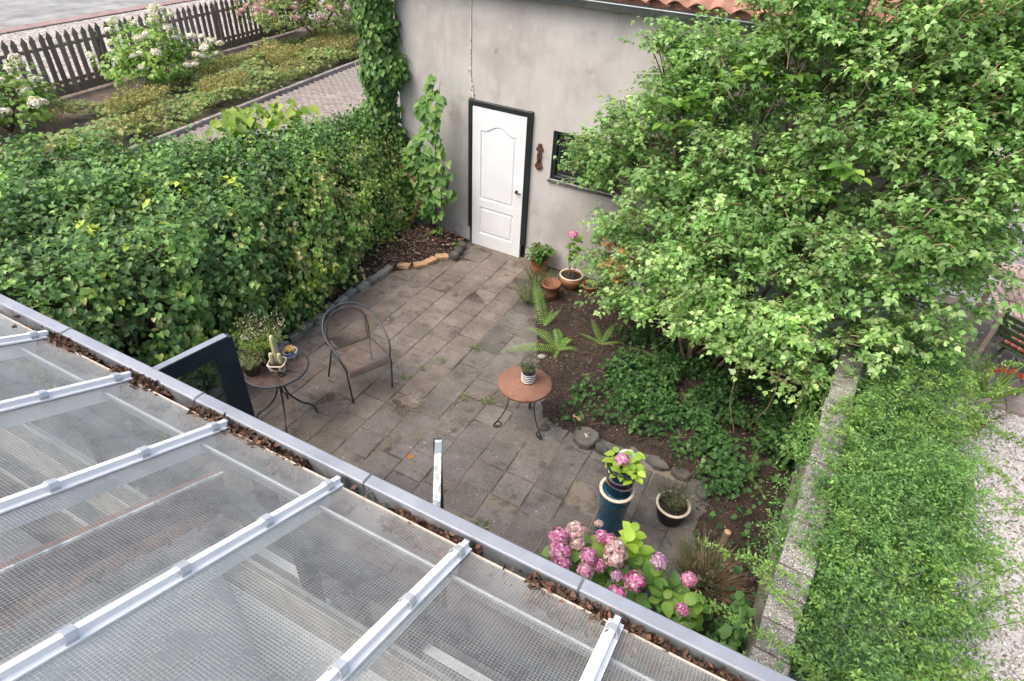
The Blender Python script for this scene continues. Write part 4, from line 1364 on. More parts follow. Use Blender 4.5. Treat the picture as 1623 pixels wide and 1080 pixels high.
# 3 painted square pot with columnar cactus
MT['painted'] = surf('painted_pottery', (.1, .028, .02), (.07, .05, .04), .35, 16, stain=[((.62, .58, .5), 13, .5, .54), ((.05, .06, .12), 19, .58, .62)], coat=.3, bump=None)
p3_ = empty('potted_cactus', (-2.1, -.23, .653), .5, 'columnar pale cactus in square brown and cream patterned pot', 'potted plant')
sqf = lambda th: min(1.0 / max(abs(math.cos(th)), abs(math.sin(th)), 1e-3), 1.22)
pot(MB(), .043, .056, .1, sq=sqf).build('pot', MT['painted'], p3_)
MB().lathe([(.054, .096), (.06, .098), (.06, .104), (.05, .104)], seg=32, sq=sqf, cap=False).build('pot_rim', MT['pale_rim'], p3_)
soil_disc(.046, .085, p3_)
def cactus(m, x, y, h, r):
    rib = lambda th: 1 + .09 * math.cos(9 * th)
    m.lathe([(r * .9, .08), (r, .12), (r, .08 + h * .85), (r * .8, .08 + h * .96), (r * .3, .08 + h), (0, .08 + h)], (x, y, 0), 36, sq=rib)
for (x, y, h, r) in ((0, .004, .25, .016), (-.026, -.012, .11, .014), (.028, -.006, .105, .014), (.008, .014, .22, .013)):
    m = MB()
    cactus(m, x, y, h, r)
    m.build('cactus_stem', MT['cactus'], p3_)
# 4 blue and white pot with golden cactus
MT['delft'] = surf('blue_white_pottery', (.55, .57, .6), (.7, .71, .72), .25, 6, stain=((.05, .1, .26), 24, .52, .56), coat=.4, bump=None)
p4_ = empty('potted_cactus', (-2.17, -.01, .653), 0, 'golden clustered cactus in round blue and white pot at table edge', 'potted plant')
pot(MB(), .045, .062, .085).build('pot', MT['delft'], p4_); soil_disc(.05, .07, p4_)
for k in range(9):
    a = k * 2.4
    r = .032 * math.sqrt(k / 8)
    m = MB()
    m.lathe([(.012, 0), (.019, .015), (.017, .032), (.008, .042), (0, .044)], (r * math.cos(a), r * math.sin(a), .068 + .012 * (1 - k / 9)), 20, sq=lambda th: 1 + .1 * math.cos(8 * th))
    m.build('cactus_head', MT['cactus_orange'], p4_)
for e_, s_ in ((p1_, 1.2), (p2_, 1.12), (p3_, 1.3), (p4_, 1.1)): e_.scale = (s_,) * 3
# 5 striped pot on rust table
p5_ = empty('potted_herb', (-.135, .945, .56), 0, 'black and white striped pot with grey green heather on rusty table', 'potted plant')
MT['black_glaze'] = surf('black_glaze', (.012, .014, .02), (.025, .028, .035), .3, 8, bump=None)
m = MB()
pot(m, .062, .066, .135).build('pot', MT['black_glaze'], p5_)
for k in range(5):
    z = .014 + k * .0215
    r = .0635 + .003 * z / .135
    MB().lathe([(r + .0005, z), (r + .0026, z + .001), (r + .0026, z + .0075), (r + .0008, z + .0085)], seg=32, cap=False).build('white_band', MT['white_bar'], p5_)
soil_disc(.054, .11, p5_)
sprigs(p5_, 'foliage', 100, 22, (0, 0, .1), .06, .14, .018, [(.1, .15, .07), (.16, .21, .11), (.26, .26, .2), (.13, .14, .09)], lean=.5, tm=LEAF_NARROW)

# 6 glazed chimney pipe, with a navy pot standing in its mouth
cp = empty('glazed_pipe', (1.06, .12, 0), 0, 'tall blue green glazed pipe standing on the pavers as a plant stand', 'plant stand')
MB().lathe([(.112, 0), (.115, .02), (.113, .3), (.112, .46), (.118, .475), (.124, .49), (.118, .505), (.122, .54), (.128, .572), (.131, .58)], seg=44).build('pipe_body', MT['blue_glaze'], cp)
MB().lathe([(.131, .576), (.138, .582), (.139, .592), (.133, .598), (.118, .598), (.112, .59), (.11, .46)], seg=44, cap=False).build('pipe_rim', MT['pale_rim'], cp)
np_ = empty('potted_hydrangea', (1.065, .135, .565), 0, 'navy blue pot with pink hydrangea head and lime leaves on the glazed pipe', 'potted plant')
m = MB()
pot(m, .09, .114, .27, rim=.004, seg=40).build('pot', MT['navy_glaze'], np_); soil_disc(.1, .235, np_)
MB().lathe([(0, .0), (.05, .0), (.062, .012), (.065, .05), (.058, .06), (0, .06)], (.0, .06, .24), 20).build('inner_pot', MT['white'], np_)

HYD_LEAF = [(.1, .22, .04), (.14, .28, .055), (.08, .17, .035), (.22, .34, .06)]
def flower_mesh(r, cols, n=70, flat=.85):
    u = rdir(n)
    u[:, 2] = np.where(u[:, 2] < -.35, -u[:, 2], u[:, 2])
    lum_ = 1 + .1 * np.sin(u[:, 0:1] * 5 + n) * np.sin(u[:, 1:2] * 4.3 + 1) + .1 * np.sin(u[:, 2:3] * 7 + u[:, 0:1] * 6)
    P = u * r * np.array([1, 1, flat]) * lum_ * (.88 + .12 * rng.random((n, 1)))
    return leaf_mesh('flower_head', P, u + rdir(n) * .3, rdir(n), r * .3 * (.75 + .5 * rng.random(n)), palette(n, cols, None, .3), PETAL4)
PINK = [(.52, .13, .34), (.62, .24, .44), (.68, .38, .52)]
HOT = [(.58, .1, .33), (.66, .2, .43), (.5, .08, .3)]
PALE = [(.62, .4, .44), (.68, .52, .5), (.55, .3, .36), (.6, .45, .36)]
MAUVE = [(.42, .2, .4), (.55, .36, .5), (.36, .14, .36)]
FL = {k: [] for k in ('PINK', 'HOT', 'PALE', 'MAUVE')}
for k, c in (('PINK', PINK), ('HOT', HOT), ('PALE', PALE), ('MAUVE', MAUVE)):
    for i in range(2):
        me = flower_mesh(.07, c + [(.72, .6, .64)], 210)
        me.materials.append(MT['petal'])
        FL[k].append(me)
def big_leaf_meshes(cols, k=8, tm=LEAF_BIG, mat=None):
    out = []
    for i in range(k):
        me = leaf_mesh('leaf', np.zeros((1, 3)), [(0, 0, 1)], [(0, 1, 0)], [1.0], palette(1, cols, None, .15), tm)
        me.materials.append(mat or MT['leaf'])
        out.append(me)
    return out
HL = big_leaf_meshes(HYD_LEAF)
LIME = big_leaf_meshes([(.3, .45, .05), (.36, .5, .08), (.24, .38, .05), (.18, .32, .05)])
def place_leaf(me, par, p, d, nrm, size):
    d, nrm = Vector(d).normalized(), Vector(nrm)
    nrm = (nrm - d * nrm.dot(d)).normalized()
    x = d.cross(nrm)
    o = link('leaf', me, None, par)
    M = Matrix((x, d, nrm)).transposed().to_4x4()
    o.matrix_local = Matrix.Translation(p) @ M @ Matrix.Diagonal((size, size, size, 1))
    return o
def rosette(par, c, n, size, meshes, tilt=.35, rr=None):
    rr = rr or pr
    a0 = rr.random() * 6.28
    for i in range(n):
        a = a0 + i * 2.4 + rr.uniform(-.3, .3)
        el = rr.uniform(-.25, .55)
        d = (math.cos(a) * math.cos(el), math.sin(a) * math.cos(el), math.sin(el))
        place_leaf(rr.choice(meshes), par, Vector(c) + Vector(d) * .015 + Vector((0, 0, -.012 * i)), d, (d[0] * -tilt + rr.uniform(-.2, .2), d[1] * -tilt + rr.uniform(-.2, .2), 1), size * rr.uniform(.7, 1.15))
# navy pot planting
for (x, y, z, n) in ((-.05, -.03, .29, 6), (.06, .0, .3, 6), (.09, -.05, .28, 5), (-.07, .05, .27, 5), (.04, .07, .3, 5), (.0, -.07, .27, 4)):
    rosette(np_, (x * 1.1, y * 1.1, z + .025), n + 4, .07, LIME)
o = link('flower_head', FL['PINK'][0], None, np_, (-.01, -.045, .345), (-.25, 0, 0)); o.scale = (.72,) * 3
for k in range(5): link('flower_stem', MB().tube([(0, 0, .22), (pr.uniform(-.08, .08), pr.uniform(-.06, .06), .3)], .003, 5).mesh('flower_stem'), MT['leaf'] if False else MT['stem_dark'], np_)

np_.scale = (1.08, 1.08, 1.12)
# 7 wide bowl
b7 = empty('planter_bowl', (1.475, .545, 0), 0, 'wide dark bowl with pale rim holding a sparse grey green shrub', 'planter')
MB().lathe([(0, 0), (.085, 0), (.1, .01), (.125, .09), (.138, .175), (.14, .185), (.125, .18), (.118, .14), (0, .14)], seg=40).build('pot', MT['black_pot'], b7)
MB().lathe([(.1385, .18), (.146, .186), (.147, .198), (.138, .203), (.126, .2), (.122, .178)], seg=40, cap=False).build('pot_rim', MT['pale_rim'], b7)
soil_disc(.12, .155, b7)
sprigs(b7, 'foliage', 90, 30, (-.01, .02, .15), .08, .27, .02, [(.07, .1, .05), (.12, .15, .075), (.16, .16, .1)], lean=.5, tm=LEAF_NARROW)
blades(b7, 'weeds', 60, .1, .05, .155, [(.12, .13, .04), (.2, .17, .08)], lean=1.0)

# 8-11 pots by the door
b8 = empty('planter_pot', (-1.3, 3.66, 0), 0, 'red pot of dark leafy begonia beside the white door', 'planter')
pot(MB(), .09, .125, .22, rim=.006).build('pot', MT['red_pot'], b8); soil_disc(.11, .18, b8)
P, Nn, D, sz, c = shoots(np.tile([[0, 0, .2]], (40, 1)) + rng.standard_normal((40, 3)) * .04, np.array([0, 0, .36]) + rdir(40) * np.array([.17, .17, .14]), 5, .075, LEAF_OVAL, [(.05, .12, .025), (.08, .17, .035), (.12, .2, .04), (.1, .05, .03)], [3, 3, 2, .6], up=.7, spread=.03)
leaf_obj('foliage', P, Nn, D, sz, c, LEAF_OVAL, MT['leaf_gloss'], b8)
b9 = empty('planter_pot', (-.87, 3.12, 0), 0, 'tall terracotta pot with dry stalks, nearest the fern', 'planter')
pot(MB(), .085, .115, .26, rim=.008, rimh=.045).build('pot', MT['terracotta'], b9); soil_disc(.1, .17, b9)
tw = Twigs()
for k in range(9):
    a = pr.random() * 6.28
    tw.stick([(0, 0, .17), (.06 * math.cos(a), .06 * math.sin(a), .24), (.14 * math.cos(a), .14 * math.sin(a), .26 + pr.uniform(-.04, .05))], .0025, .0012)
tw.m.build('dry_stalks', MT['twig'], b9)
b10 = empty('planter_bowl', (-.76, 3.52, 0), 0, 'round brown glazed bowl with a single stalked pink hydrangea', 'planter')
MB().lathe([(0, 0), (.085, 0), (.1, .015), (.15, .11), (.162, .17), (.15, .2), (.142, .195), (.15, .16), (.1, .15), (0, .16)], seg=40).build('pot', MT['brown_glaze'], b10)
MB().lathe([(.15, .196), (.16, .203), (.158, .215), (.146, .216), (.14, .2)], seg=40, cap=False).build('pot_rim', MT['pale_rim'], b10)
soil_disc(.14, .18, b10)
tw = Twigs()
for k in range(7):
    a = pr.random() * 6.28
    tw.stick([(.03 * math.cos(a), .03 * math.sin(a), .17), (.05 * math.cos(a), .05 * math.sin(a), .34), (.07 * math.cos(a), .05 * math.sin(a), .5 + pr.uniform(0, .12))], .005, .003, 5)
tw.m.build('stems', MT['bark'], b10)
for (x, y, z, n) in ((-.01, 0, .5, 6), (.03, .02, .58, 6), (-.03, -.02, .64, 6), (.01, .02, .7, 5)): rosette(b10, (x, y, z), n, .11, HL)
o = link('flower_head', FL['PINK'][1], None, b10, (-.03, -.03, .79)); o.scale = (.85,) * 3
b11 = empty('planter_pot', (-.48, 3.5, 0), 0, 'terracotta pot mostly hidden under the leafy shrub', 'planter')
pot(MB(), .075, .1, .17, rim=.008, rimh=.04).build('pot', MT['terracotta'], b11); soil_disc(.085, .13, b11)

# ================================================================== STONES, BRICKS, SMALL THINGS
def cut_stone(rx, ry, h, seed, n):
    rr = random.Random(seed)
    a0 = [2 * PI * (i + rr.uniform(-.25, .25)) / n for i in range(n)]
    q = [rr.uniform(.88, 1.08) for _ in a0]
    vs, fs = [], []
    for (s, z) in ((.94, -h / 2), (1.0, -h * .2), (1.0, h * .32), (.93, h * .46), (.86, h / 2)):
        for a, k in zip(a0, q): vs.append((rx * k * s * math.cos(a), ry * k * s * math.sin(a), z + rr.uniform(-.03, .03) * h))
    for r in range(4):
        for i in range(n): fs.append((r * n + i, r * n + (i + 1) % n, (r + 1) * n + (i + 1) % n, (r + 1) * n + i))
    fs.append(tuple(range(n - 1, -1, -1)))
    fs.append(tuple(4 * n + i for i in range(n)))
    return MB().add(vs, fs)
def rock(rx, ry, rz, seed, flat=.55, seg=14, rings=5):
    rr = random.Random(seed)
    vs, fs = [], []
    ph = [rr.random() * 6.28 for _ in range(4)]
    for j in range(rings + 1):
        t = j / rings
        el = -PI / 2 + PI * t
        for k in range(seg):
            th = 2 * PI * k / seg
            q = 1 + .08 * math.sin(2 * th + ph[0]) + .06 * math.sin(3 * th + ph[1]) + .04 * math.sin(5 * th + ph[2])
            ce = abs(math.cos(el)) ** flat
            z = math.copysign(abs(math.sin(el)) ** flat, math.sin(el))
            vs.append((rx * q * ce * math.cos(th), ry * q * ce * math.sin(th), rz * z + rr.uniform(-.04, .04) * rz))
    for j in range(rings):
        for k in range(seg):
            k2 = (k + 1) % seg
            fs.append((j * seg + k, j * seg + k2, (j + 1) * seg + k2, (j + 1) * seg + k))
    return MB().add(vs, fs, True)
o = cut_stone(.13, .122, .1, 3, 13).build('round_stone', MT['stone_dark'], None, (.5, 1.02, .04), (.05, -.04, .3))
tag(o, 'flat round dark stone at the corner of the soil bed', 'stone')
m = MB()
for k in range(14): m.lathe([(0, -.006), (.01, 0), (0, .007)], (pr.uniform(-.02, .02), pr.uniform(-.025, .025), pr.uniform(0, .012)), 6)
ot = m.build('lichen', MT['pale_rim'], o, (0.0, 0, .046))
edge = empty('bed_edging', (1.0, 1.08, 0), 0, 'row of dark flat stones edging the soil bed by the wide bowl', 'stone edging')
for (x, y, rx, ry, a) in ((.66, .99, .09, .055, -.5), (.95, 1.06, .1, .05, .1), (1.2, 1.08, .12, .06, -.1), (1.43, 1.06, .1, .06, .1), (1.66, .95, .09, .07, -.8)):
    cut_stone(rx, ry, .075, int(x * 100), 7).build('stone', MT['stone_dark'], edge, (x - 1.0, y - 1.08, .02), (pr.uniform(-.1, .1), pr.uniform(-.1, .1), a))
for (x, y, r, mk, lab) in ((.2, 1.24, .042, 'stone_light', 'pale pebble beside the reddish stone near the scrolled table leg'), (.3, 1.26, .06, 'yellow_brick', 'reddish brown stone half sunk in the soil behind the round stone'), (.07, .97, .055, 'stone_dark', 'broken dark paver piece beside the scrolled table leg'), (-.44, 1.98, .05, 'stone', 'blue grey stone among the ferns')):
    o = rock(r, r * .8, r * .5, int(x * 991) + 5, .5).build('stone', MT[mk], None, (x, y, r * .3), (.2, .1, x * 7))
    tag(o, lab, 'stone')
tw_o = MB().tube([(0, 0, -.05), (.004, 0, .12), (.0, .004, .26)], [.033, .031, .029], 12).build('post_stub', MT['bark'], None, (1.93, .42, 0), (-.05, .04, 0))
MB().tube([(0, .004, .26), (0, .004, .264)], [.0285, .027], 12).build('cut_face', MT['wood_cut'], tw_o)
tag(tw_o, 'short sawn wooden post standing in the soil behind the dry lavender', 'post')

# left edging cobbles and loose yellow bricks
cob = empty('cobble_edging', (-3.07, 1.2, 0), 0, 'row of grey cobble stones edging the soil below the ivy hedge', 'stone edging')
ys = [(-.3, -3.06), (-.1, -3.07), (.14, -3.06), (.36, -3.05), (.6, -3.05), (.82, -3.06), (1.02, -3.08), (1.22, -3.06), (1.45, -3.1), (1.66, -3.08), (1.86, -3.1), (2.07, -3.07), (2.25, -3.06), (2.42, -3.06), (2.57, -3.06)]
for k, (y, x) in enumerate(ys):
    h = MB().box((0, 0, 0), (.085 + .02 * pr.random(), .165 + .02 * pr.random(), .09), bev=.016)
    h.build('stone', MT['stone'], cob, (x + 3.07, y - 1.2, .025), (pr.uniform(-.12, .12), pr.uniform(-.15, .1), pr.uniform(-.12, .12)))
for (x, y) in ((-2.5, 3.5), (-2.54, 3.66), (-2.47, 3.36)):
    o = rock(.075, .06, .07, int(y * 77), .4).build('stone', MT['stone_dark'], cob, (x + 3.07, y - 1.2, .04), (0, 0, x * 9))
bl = ['yellow brick farthest from the door, lying alone by the cobbles', 'yellow brick second from the cobbles, touching two others', 'yellow brick with a reddish chip, middle of the touching three', 'yellow brick nearest the door, end of the touching three']
for k, (x, y, a) in enumerate(((-2.93, 2.78, -.15), (-2.76, 2.92, .5), (-2.7, 3.08, .9), (-2.63, 3.26, .35))):
    o = MB().box((0, 0, 0), (.1, .2 if k else .19, .055), bev=.006).build('brick', MT['yellow_brick'], None, (x, y, .03), (pr.uniform(-.08, .08), pr.uniform(-.1, .1), a - PI / 2 + .35))
    o.data.transform(Matrix.Diagonal((1, .9, 1, 1)))
    tag(o, bl[k], 'brick')

# brown timber brace by the corner
br = empty('timber_brace', (-3.16, 3.52, 0), 0, 'two red brown boards propped at the end of the ivy hedge', 'timber brace')
def board(p, q, w, t, par):
    p, q = Vector(p), Vector(q)
    d = q - p
    m = MB().box((0, 0, d.length / 2), (w, t, d.length), bev=.003)
    o = m.build('board', MT['wood_brown'], par)
    o.matrix_local = Matrix.Translation(p) @ d.to_track_quat('Z', 'Y').to_matrix().to_4x4()
board((-.2, -.12, .05), (.12, .03, .95), .08, .035, br)
board((-.3, .04, 1.12), (.0, -.02, .95), .1, .035, br)

# ================================================================== PICKET FENCE
FA, FB = Vector((-13.15, 1.6, 0)), Vector((-14.75, 13.2, 0))
fd = (FB - FA).normalized()
fang = math.atan2(fd.y, fd.x)
FEN = empty('picket_fence', FA, fang, 'dark stained picket fence with pointed tops along the far bed', 'fence')
fl_ = (FB - FA).length
pk = MB()
pk.prism([(-.06, 0), (.06, 0), (.06, 1.1), (.075, 1.13), (.0, 1.26), (-.075, 1.13), (-.06, 1.1)], -.011, .011, 'y')
pk_me = pk.mesh('picket')
pk_me.materials.append(MT['wood_dark'])
k = 0
while k * .2 < fl_:
    link('picket', pk_me, None, FEN, (k * .2, -.03, .02 + pr.uniform(-.012, .012)), (pr.uniform(-.012, .012), pr.uniform(-.015, .015), pr.uniform(-.03, .03)))
    k += 1
for z in (.28, .98): MB().box((fl_ / 2, .012, z), (fl_, .05, .07), bev=.004).build('rail', MT['wood_dark'], FEN)
k = 0
while k * 1.9 < fl_:
    MB().box((.75 + k * 1.9, .07, .55), (.09, .09, 1.1), bev=.006).build('post', MT['wood_dark'], FEN)
    k += 1
MB().box((fl_ / 2, -.0, .1), (fl_, .022, .18)).build('gravel_board', MT['wood_dark'], FEN)

# ================================================================== NEIGHBOUR'S FURNITURE
nt_ = empty('slatted_table', (4.45, 5.0, 0), rad(4), 'pinkish slatted garden table holding two glass jars', 'table')
for k in range(13): MB().box((-.48 + k * .08, 0, .7), (.066, .8, .022), bev=.003).build('slat', MT['pink_wood'], nt_)
for y in (-.36, .36): MB().box((0, y, .66), (1.0, .04, .055), bev=.003).build('apron', MT['pink_wood'], nt_)
for x in (-.44, .44):
    for y in (-.34, .34): MB().box((x, y, .32), (.05, .05, .64), bev=.003).build('leg', MT['pink_wood'], nt_)
for k, (x, y, h, r, lab) in enumerate(((4.12, 4.95, .2, .075, 'taller clear glass jar on the slatted table'), (4.2, 4.78, .13, .062, 'shorter clear glass jar on the slatted table'))):
    o = MB().lathe([(0, 0), (r * .9, 0), (r, .02), (r, h * .8), (r * .75, h * .92), (r * .8, h), (r * .72, h), (r * .68, h * .91), (r * .93, h * .79), (r * .93, .024), (0, .01)], seg=28).build('glass_jar', MT['jar'], None, (x, y, .712))
    tag(o, lab, 'jar')
dc = empty('folding_chair', (4.42, 4.48, 0), rad(-35), 'green wooden folding chair with red striped cushion on the terrace', 'chair')
for s in (-1, 1):
    MB().box((s * .25, 0, .4), (.03, .045, 1.0), rx=rad(52), bev=.004).build('leg', MT['green_wood'], dc)
    MB().box((s * .215, 0, .36), (.03, .045, .95), rx=rad(-50), bev=.004).build('leg', MT['green_wood'], dc)
    MB().box((s * .25, -.42, .74), (.03, .04, .42), rx=rad(20), bev=.004).build('back_post', MT['green_wood'], dc)
    MB().box((s * .27, -.08, .62), (.045, .5, .025), bev=.004).build('armrest', MT['green_wood'], dc)
for k in range(7): MB().box((0, -.25 + k * .075, .42), (.46, .05, .018), bev=.003).build('seat_slat', MT['green_wood'], dc)
for k in range(4): MB().box((0, -.36 - k * .028, .58 + k * .085), (.46, .018, .055), rx=rad(20), bev=.003).build('back_slat', MT['green_wood'], dc)
cm, cnt, cb = new_mat('striped_cushion')
tcn = N(cnt, 'ShaderNodeTexCoord')
sxn = N(cnt, 'ShaderNodeSeparateXYZ')
cnt.links.new(tcn.outputs['Object'], sxn.inputs[0])
mmn = N(cnt, 'ShaderNodeMath', operation='MULTIPLY'); mmn.inputs[1].default_value = 14
cnt.links.new(sxn.outputs[0], mmn.inputs[0])
frn = N(cnt, 'ShaderNodeMath', operation='FRACT')
cnt.links.new(mmn.outputs[0], frn.inputs[0])
rpn = ramp(cnt, frn.outputs[0], [(0, (.5, .06, .07)), (.3, (.65, .58, .5)), (.45, (.05, .05, .07)), (.6, (.6, .3, .1)), (.75, (.5, .06, .07))])
rpn.color_ramp.interpolation = 'CONSTANT'
cnt.links.new(rpn.outputs[0], cb.inputs['Base Color'])
cb.inputs['Roughness'].default_value = .9
MB().box((0, 0, .455), (.44, .46, .05), bev=.018).build('cushion', cm, dc)
lw = empty('low_wall', (5.4, 6.3, 0), rad(3), 'low white wall with pink rounded coping behind the slatted table', 'wall')
MB().box((0, 0, .24), (4.2, .2, .5)).build('wall_face', MT['plaster'], lw)
for k in range(10): MB().tube([(-2.1 + k * .42 + .004, 0, .5), (-2.1 + (k + 1) * .42 - .004, 0, .5)], .12, 14).build('coping', MT['pink_wood'], lw)
tpn = empty('planter_pot', (3.92, 3.2, 0), 0, 'small terracotta pot of trailing green on the white gravel', 'planter')
pot(MB(), .06, .085, .16, rim=.006, rimh=.03).build('pot', MT['terracotta'], tpn); soil_disc(.07, .12, tpn)
sprigs(tpn, 'foliage', 40, 14, (0, 0, .12), .07, .22, .03, [(.12, .2, .06), (.2, .26, .1), (.25, .1, .14)], [4, 3, 1], lean=1.0)
cro = empty('crocosmia', (4.12, 3.9, 0), 0, 'strap leaved plant with orange red flowers at the terrace edge', 'plant')
blades(cro, 'foliage', 26, .08, .5, 0, [(.16, .26, .06), (.22, .33, .08)], lean=1.1, wid=1.3)
tw = Twigs()
for (dx, dy, z) in ((.12, .12, .34), (.2, .05, .36), (.05, .16, .3), (.22, .16, .3), (-.06, .05, .33)):
    tw.stick([(0, 0, 0), (dx * .4, dy * .4, z * .8), (dx, dy, z)], .004, .002)
    n = 26
    P = np.array([dx, dy, z]) + rng.standard_normal((n, 3)) * np.array([.03, .02, .015])
    leaf_obj('flower_spray', P, rdir(n), rdir(n), .02, palette(n, [(.62, .09, .03), (.7, .16, .05)]), PETAL4, MT['petal'], cro, kind=None)
tw.m.build('stems', MT['stem_dark'], cro)
# ================================================================== IVY HEDGE
IVY = [(.058, .132, .038), (.086, .178, .052), (.12, .23, .068), (.16, .285, .088)]
IVYL = [(.16, .29, .07), (.22, .35, .09)]
CREAM = [(.44, .43, .18), (.32, .37, .11), (.5, .44, .25), (.24, .31, .07)]
def back_x(y):
    return np.interp(y, [-2.2, -.5, .3, 1.3, 2.3, 3.4, 4.0], [-7.4, -6.9, -6.2, -5.0, -4.35, -4.15, -4.1])
def front_x(y): return np.interp(y, [-2.2, .2, 1.2, 2.4, 3.4, 4], [-3.05, -3.1, -3.2, -3.38, -3.42, -3.45])
def hedge_pts(n):
    y = -2.2 + 6.0 * rng.random(n)
    fx, bx = front_x(y), back_x(y)
    ht = np.interp(y, [-2.2, 1.5, 3, 3.8], [1.72, 1.78, 1.76, 1.7])
    # cross-section polyline: front foot, belly, front shoulder, top, back top, back foot
    s = rng.random(n)
    foot = np.interp(y, [-2.2, 1.0, 1.6, 3.8], [.05, .1, .22, .3])
    kx = np.stack([fx - .12, fx + .1, fx + .02, fx - .3, (fx - .3) * .5 + bx * .5, bx, bx - .12], 1)
    kz = np.stack([foot, .35 + 0 * y, 1.0 + 0 * y, ht - .18, ht - .02, ht + .03, .5 + 0 * y], 1)
    seg = np.sqrt(np.diff(kx, axis=1) ** 2 + np.diff(kz, axis=1) ** 2)
    cum = np.concatenate([np.zeros((n, 1)), np.cumsum(seg, 1)], 1)
    t = s * cum[:, -1]
    k = (t[:, None] >= cum[:, 1:-1]).sum(1)
    ii = np.arange(n)
    f = ((t - cum[ii, k]) / np.maximum(seg[ii, k], 1e-6))[:, None]
    A = np.stack([kx[ii, k], y, kz[ii, k]], 1)
    B = np.stack([kx[ii, k + 1], y, kz[ii, k + 1]], 1)
    P = A + (B - A) * f
    d = B - A
    nr = unit(np.stack([-d[:, 2] * -1, np.zeros(n), -d[:, 0]], 1))
    nr = unit(np.stack([d[:, 2], np.zeros(n), -d[:, 0]], 1))
    return P, nr, f[:, 0], k
def lump(P, a=.17):
    q = np.sin(P[:, 0] * 5.1 + P[:, 1] * 2.3) * np.sin(P[:, 1] * 4.3 - P[:, 2] * 3.7 + 1) + .6 * np.sin(P[:, 0] * 9 + P[:, 2] * 8) * np.sin(P[:, 1] * 8.1 + 2)
    return q * a * .6
HEDGE = empty('ivy_hedge', (-3.6, .8, 0), 0, 'thick dark green ivy hedge along the left of the patio', 'hedge')
def at_parent(o, par):
    o.location = [-c for c in par.location]
    return o
n = 9800
P, nr, f, k = hedge_pts(n)
depth = rng.random(n) ** 2 * .3
tips = P + nr * (lump(P)[:, None] + .06 - depth[:, None]) + rng.standard_normal((n, 3)) * .03
base_ = tips - nr * .12 - np.array([0, 0, .1]) + rng.standard_normal((n, 3)) * .07
per = 7
# colour of every shoot: dark ivy; cream variegated patches low on the right-hand front; lime clusters
cz = np.zeros(n)
var = (np.interp(P[:, 1], [.8, 1.7, 3.3, 3.8], [0, .95, 1.0, .6]) * (k < 3) + .12 * (k < 3)) * (.55 + .9 * (np.sin(P[:, 1] * 6 + P[:, 2] * 7) * np.sin(P[:, 2] * 5 - P[:, 1] * 3) > -.1))
lime = (np.abs(P[:, 2] - .55) < .4) * (P[:, 1] < 1.4) * .13 * (k < 3) + .03
cols = palette(n, IVY, [2, 3, 3, 2], .15)
mid = palette(n, IVYL)
cr = palette(n, CREAM)
r1_ = rng.random(n)
cols = np.where((r1_ < .16)[:, None], mid, cols)
cols = np.where((rng.random(n) < var * .62)[:, None], cr, cols)
cols = np.where((rng.random(n) < var * .45)[:, None], mid * 1.1, cols)
cols = np.where((rng.random(n) < lime)[:, None], palette(n, [(.34, .42, .05), (.26, .36, .06)]), cols)
t = .2 + .8 * rng.random((n, per))
PP = base_[:, None] + (tips - base_)[:, None] * t[..., None] + rng.standard_normal((n, per, 3)) * .038
m_ = n * per
sd = rdir(m_).reshape(n, per, 3)
DD = unit(nr[:, None] * .25 + sd * .7 + np.array([.15, 0, -.75]))
NN = unit(nr[:, None] * .75 + np.array([0, 0, .55]) + rdir(m_).reshape(n, per, 3) * .55)
sz = (.051 * (.55 + .75 * rng.random((n, per)))) * np.interp(P[:, 1], [-1, 1.6, 2.6], [1.12, 1.0, .78])[:, None]
clf = np.array([1 + .45 * noise.noise((p_[0] * 3.2, p_[1] * 3.2, p_[2] * 3.2)) for p_ in P])[:, None]
cols = cols * clf
cc = np.repeat(cols, per, 0) * (.7 + .6 * rng.random((m_, 1)))
o = leaf_obj('foliage', PP.reshape(-1, 3), NN.reshape(-1, 3), DD.reshape(-1, 3), sz.ravel(), cc, LEAF_IVY8, MT['leaf_gloss'], HEDGE)
at_parent(o, HEDGE)
# woody stems and the fence wire mass inside
tw = Twigs()
for i in range(420):
    y = pr.uniform(-1.9, 3.75)
    fx = float(front_x(y)); bx = float(back_x(y))
    x = pr.choice((fx - .18 - pr.random() * .25, fx - .2 - pr.random() * (fx - bx - .4)))
    h = pr.uniform(.5, 1.5)
    p0 = Vector((x, y, .02))
    p1 = p0 + Vector((pr.uniform(-.15, .25), pr.uniform(-.3, .3), h * .5))
    p2 = p1 + Vector((pr.uniform(-.2, .2), pr.uniform(-.3, .3), h * .5))
    tw.stick(curve([p0, p1, p2], 3), .01, .004, 5)
for i in range(150):
    y = pr.uniform(-1.0, 3.7)
    fx = float(front_x(y))
    z = pr.uniform(.1, .75)
    p0 = Vector((fx - .1, y, z))
    d = Vector((pr.uniform(-.05, .12), pr.uniform(-.35, .35), pr.uniform(-.2, .15)))
    tw.stick(curve([p0, p0 + d * .5 + Vector((.03, 0, .03)), p0 + d], 3), .005, .002, 4)
at_parent(tw.m.build('stems', MT['stem_dark'], HEDGE), HEDGE)
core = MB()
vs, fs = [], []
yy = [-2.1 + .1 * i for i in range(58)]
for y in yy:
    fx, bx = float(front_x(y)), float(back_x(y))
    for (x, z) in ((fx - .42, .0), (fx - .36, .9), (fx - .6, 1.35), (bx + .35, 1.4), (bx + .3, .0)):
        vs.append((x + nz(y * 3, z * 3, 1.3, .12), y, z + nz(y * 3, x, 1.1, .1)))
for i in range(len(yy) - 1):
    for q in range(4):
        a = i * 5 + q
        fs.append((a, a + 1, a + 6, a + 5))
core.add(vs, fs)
at_parent(core.build('twig_core', MT['stem_dark'], HEDGE), HEDGE)

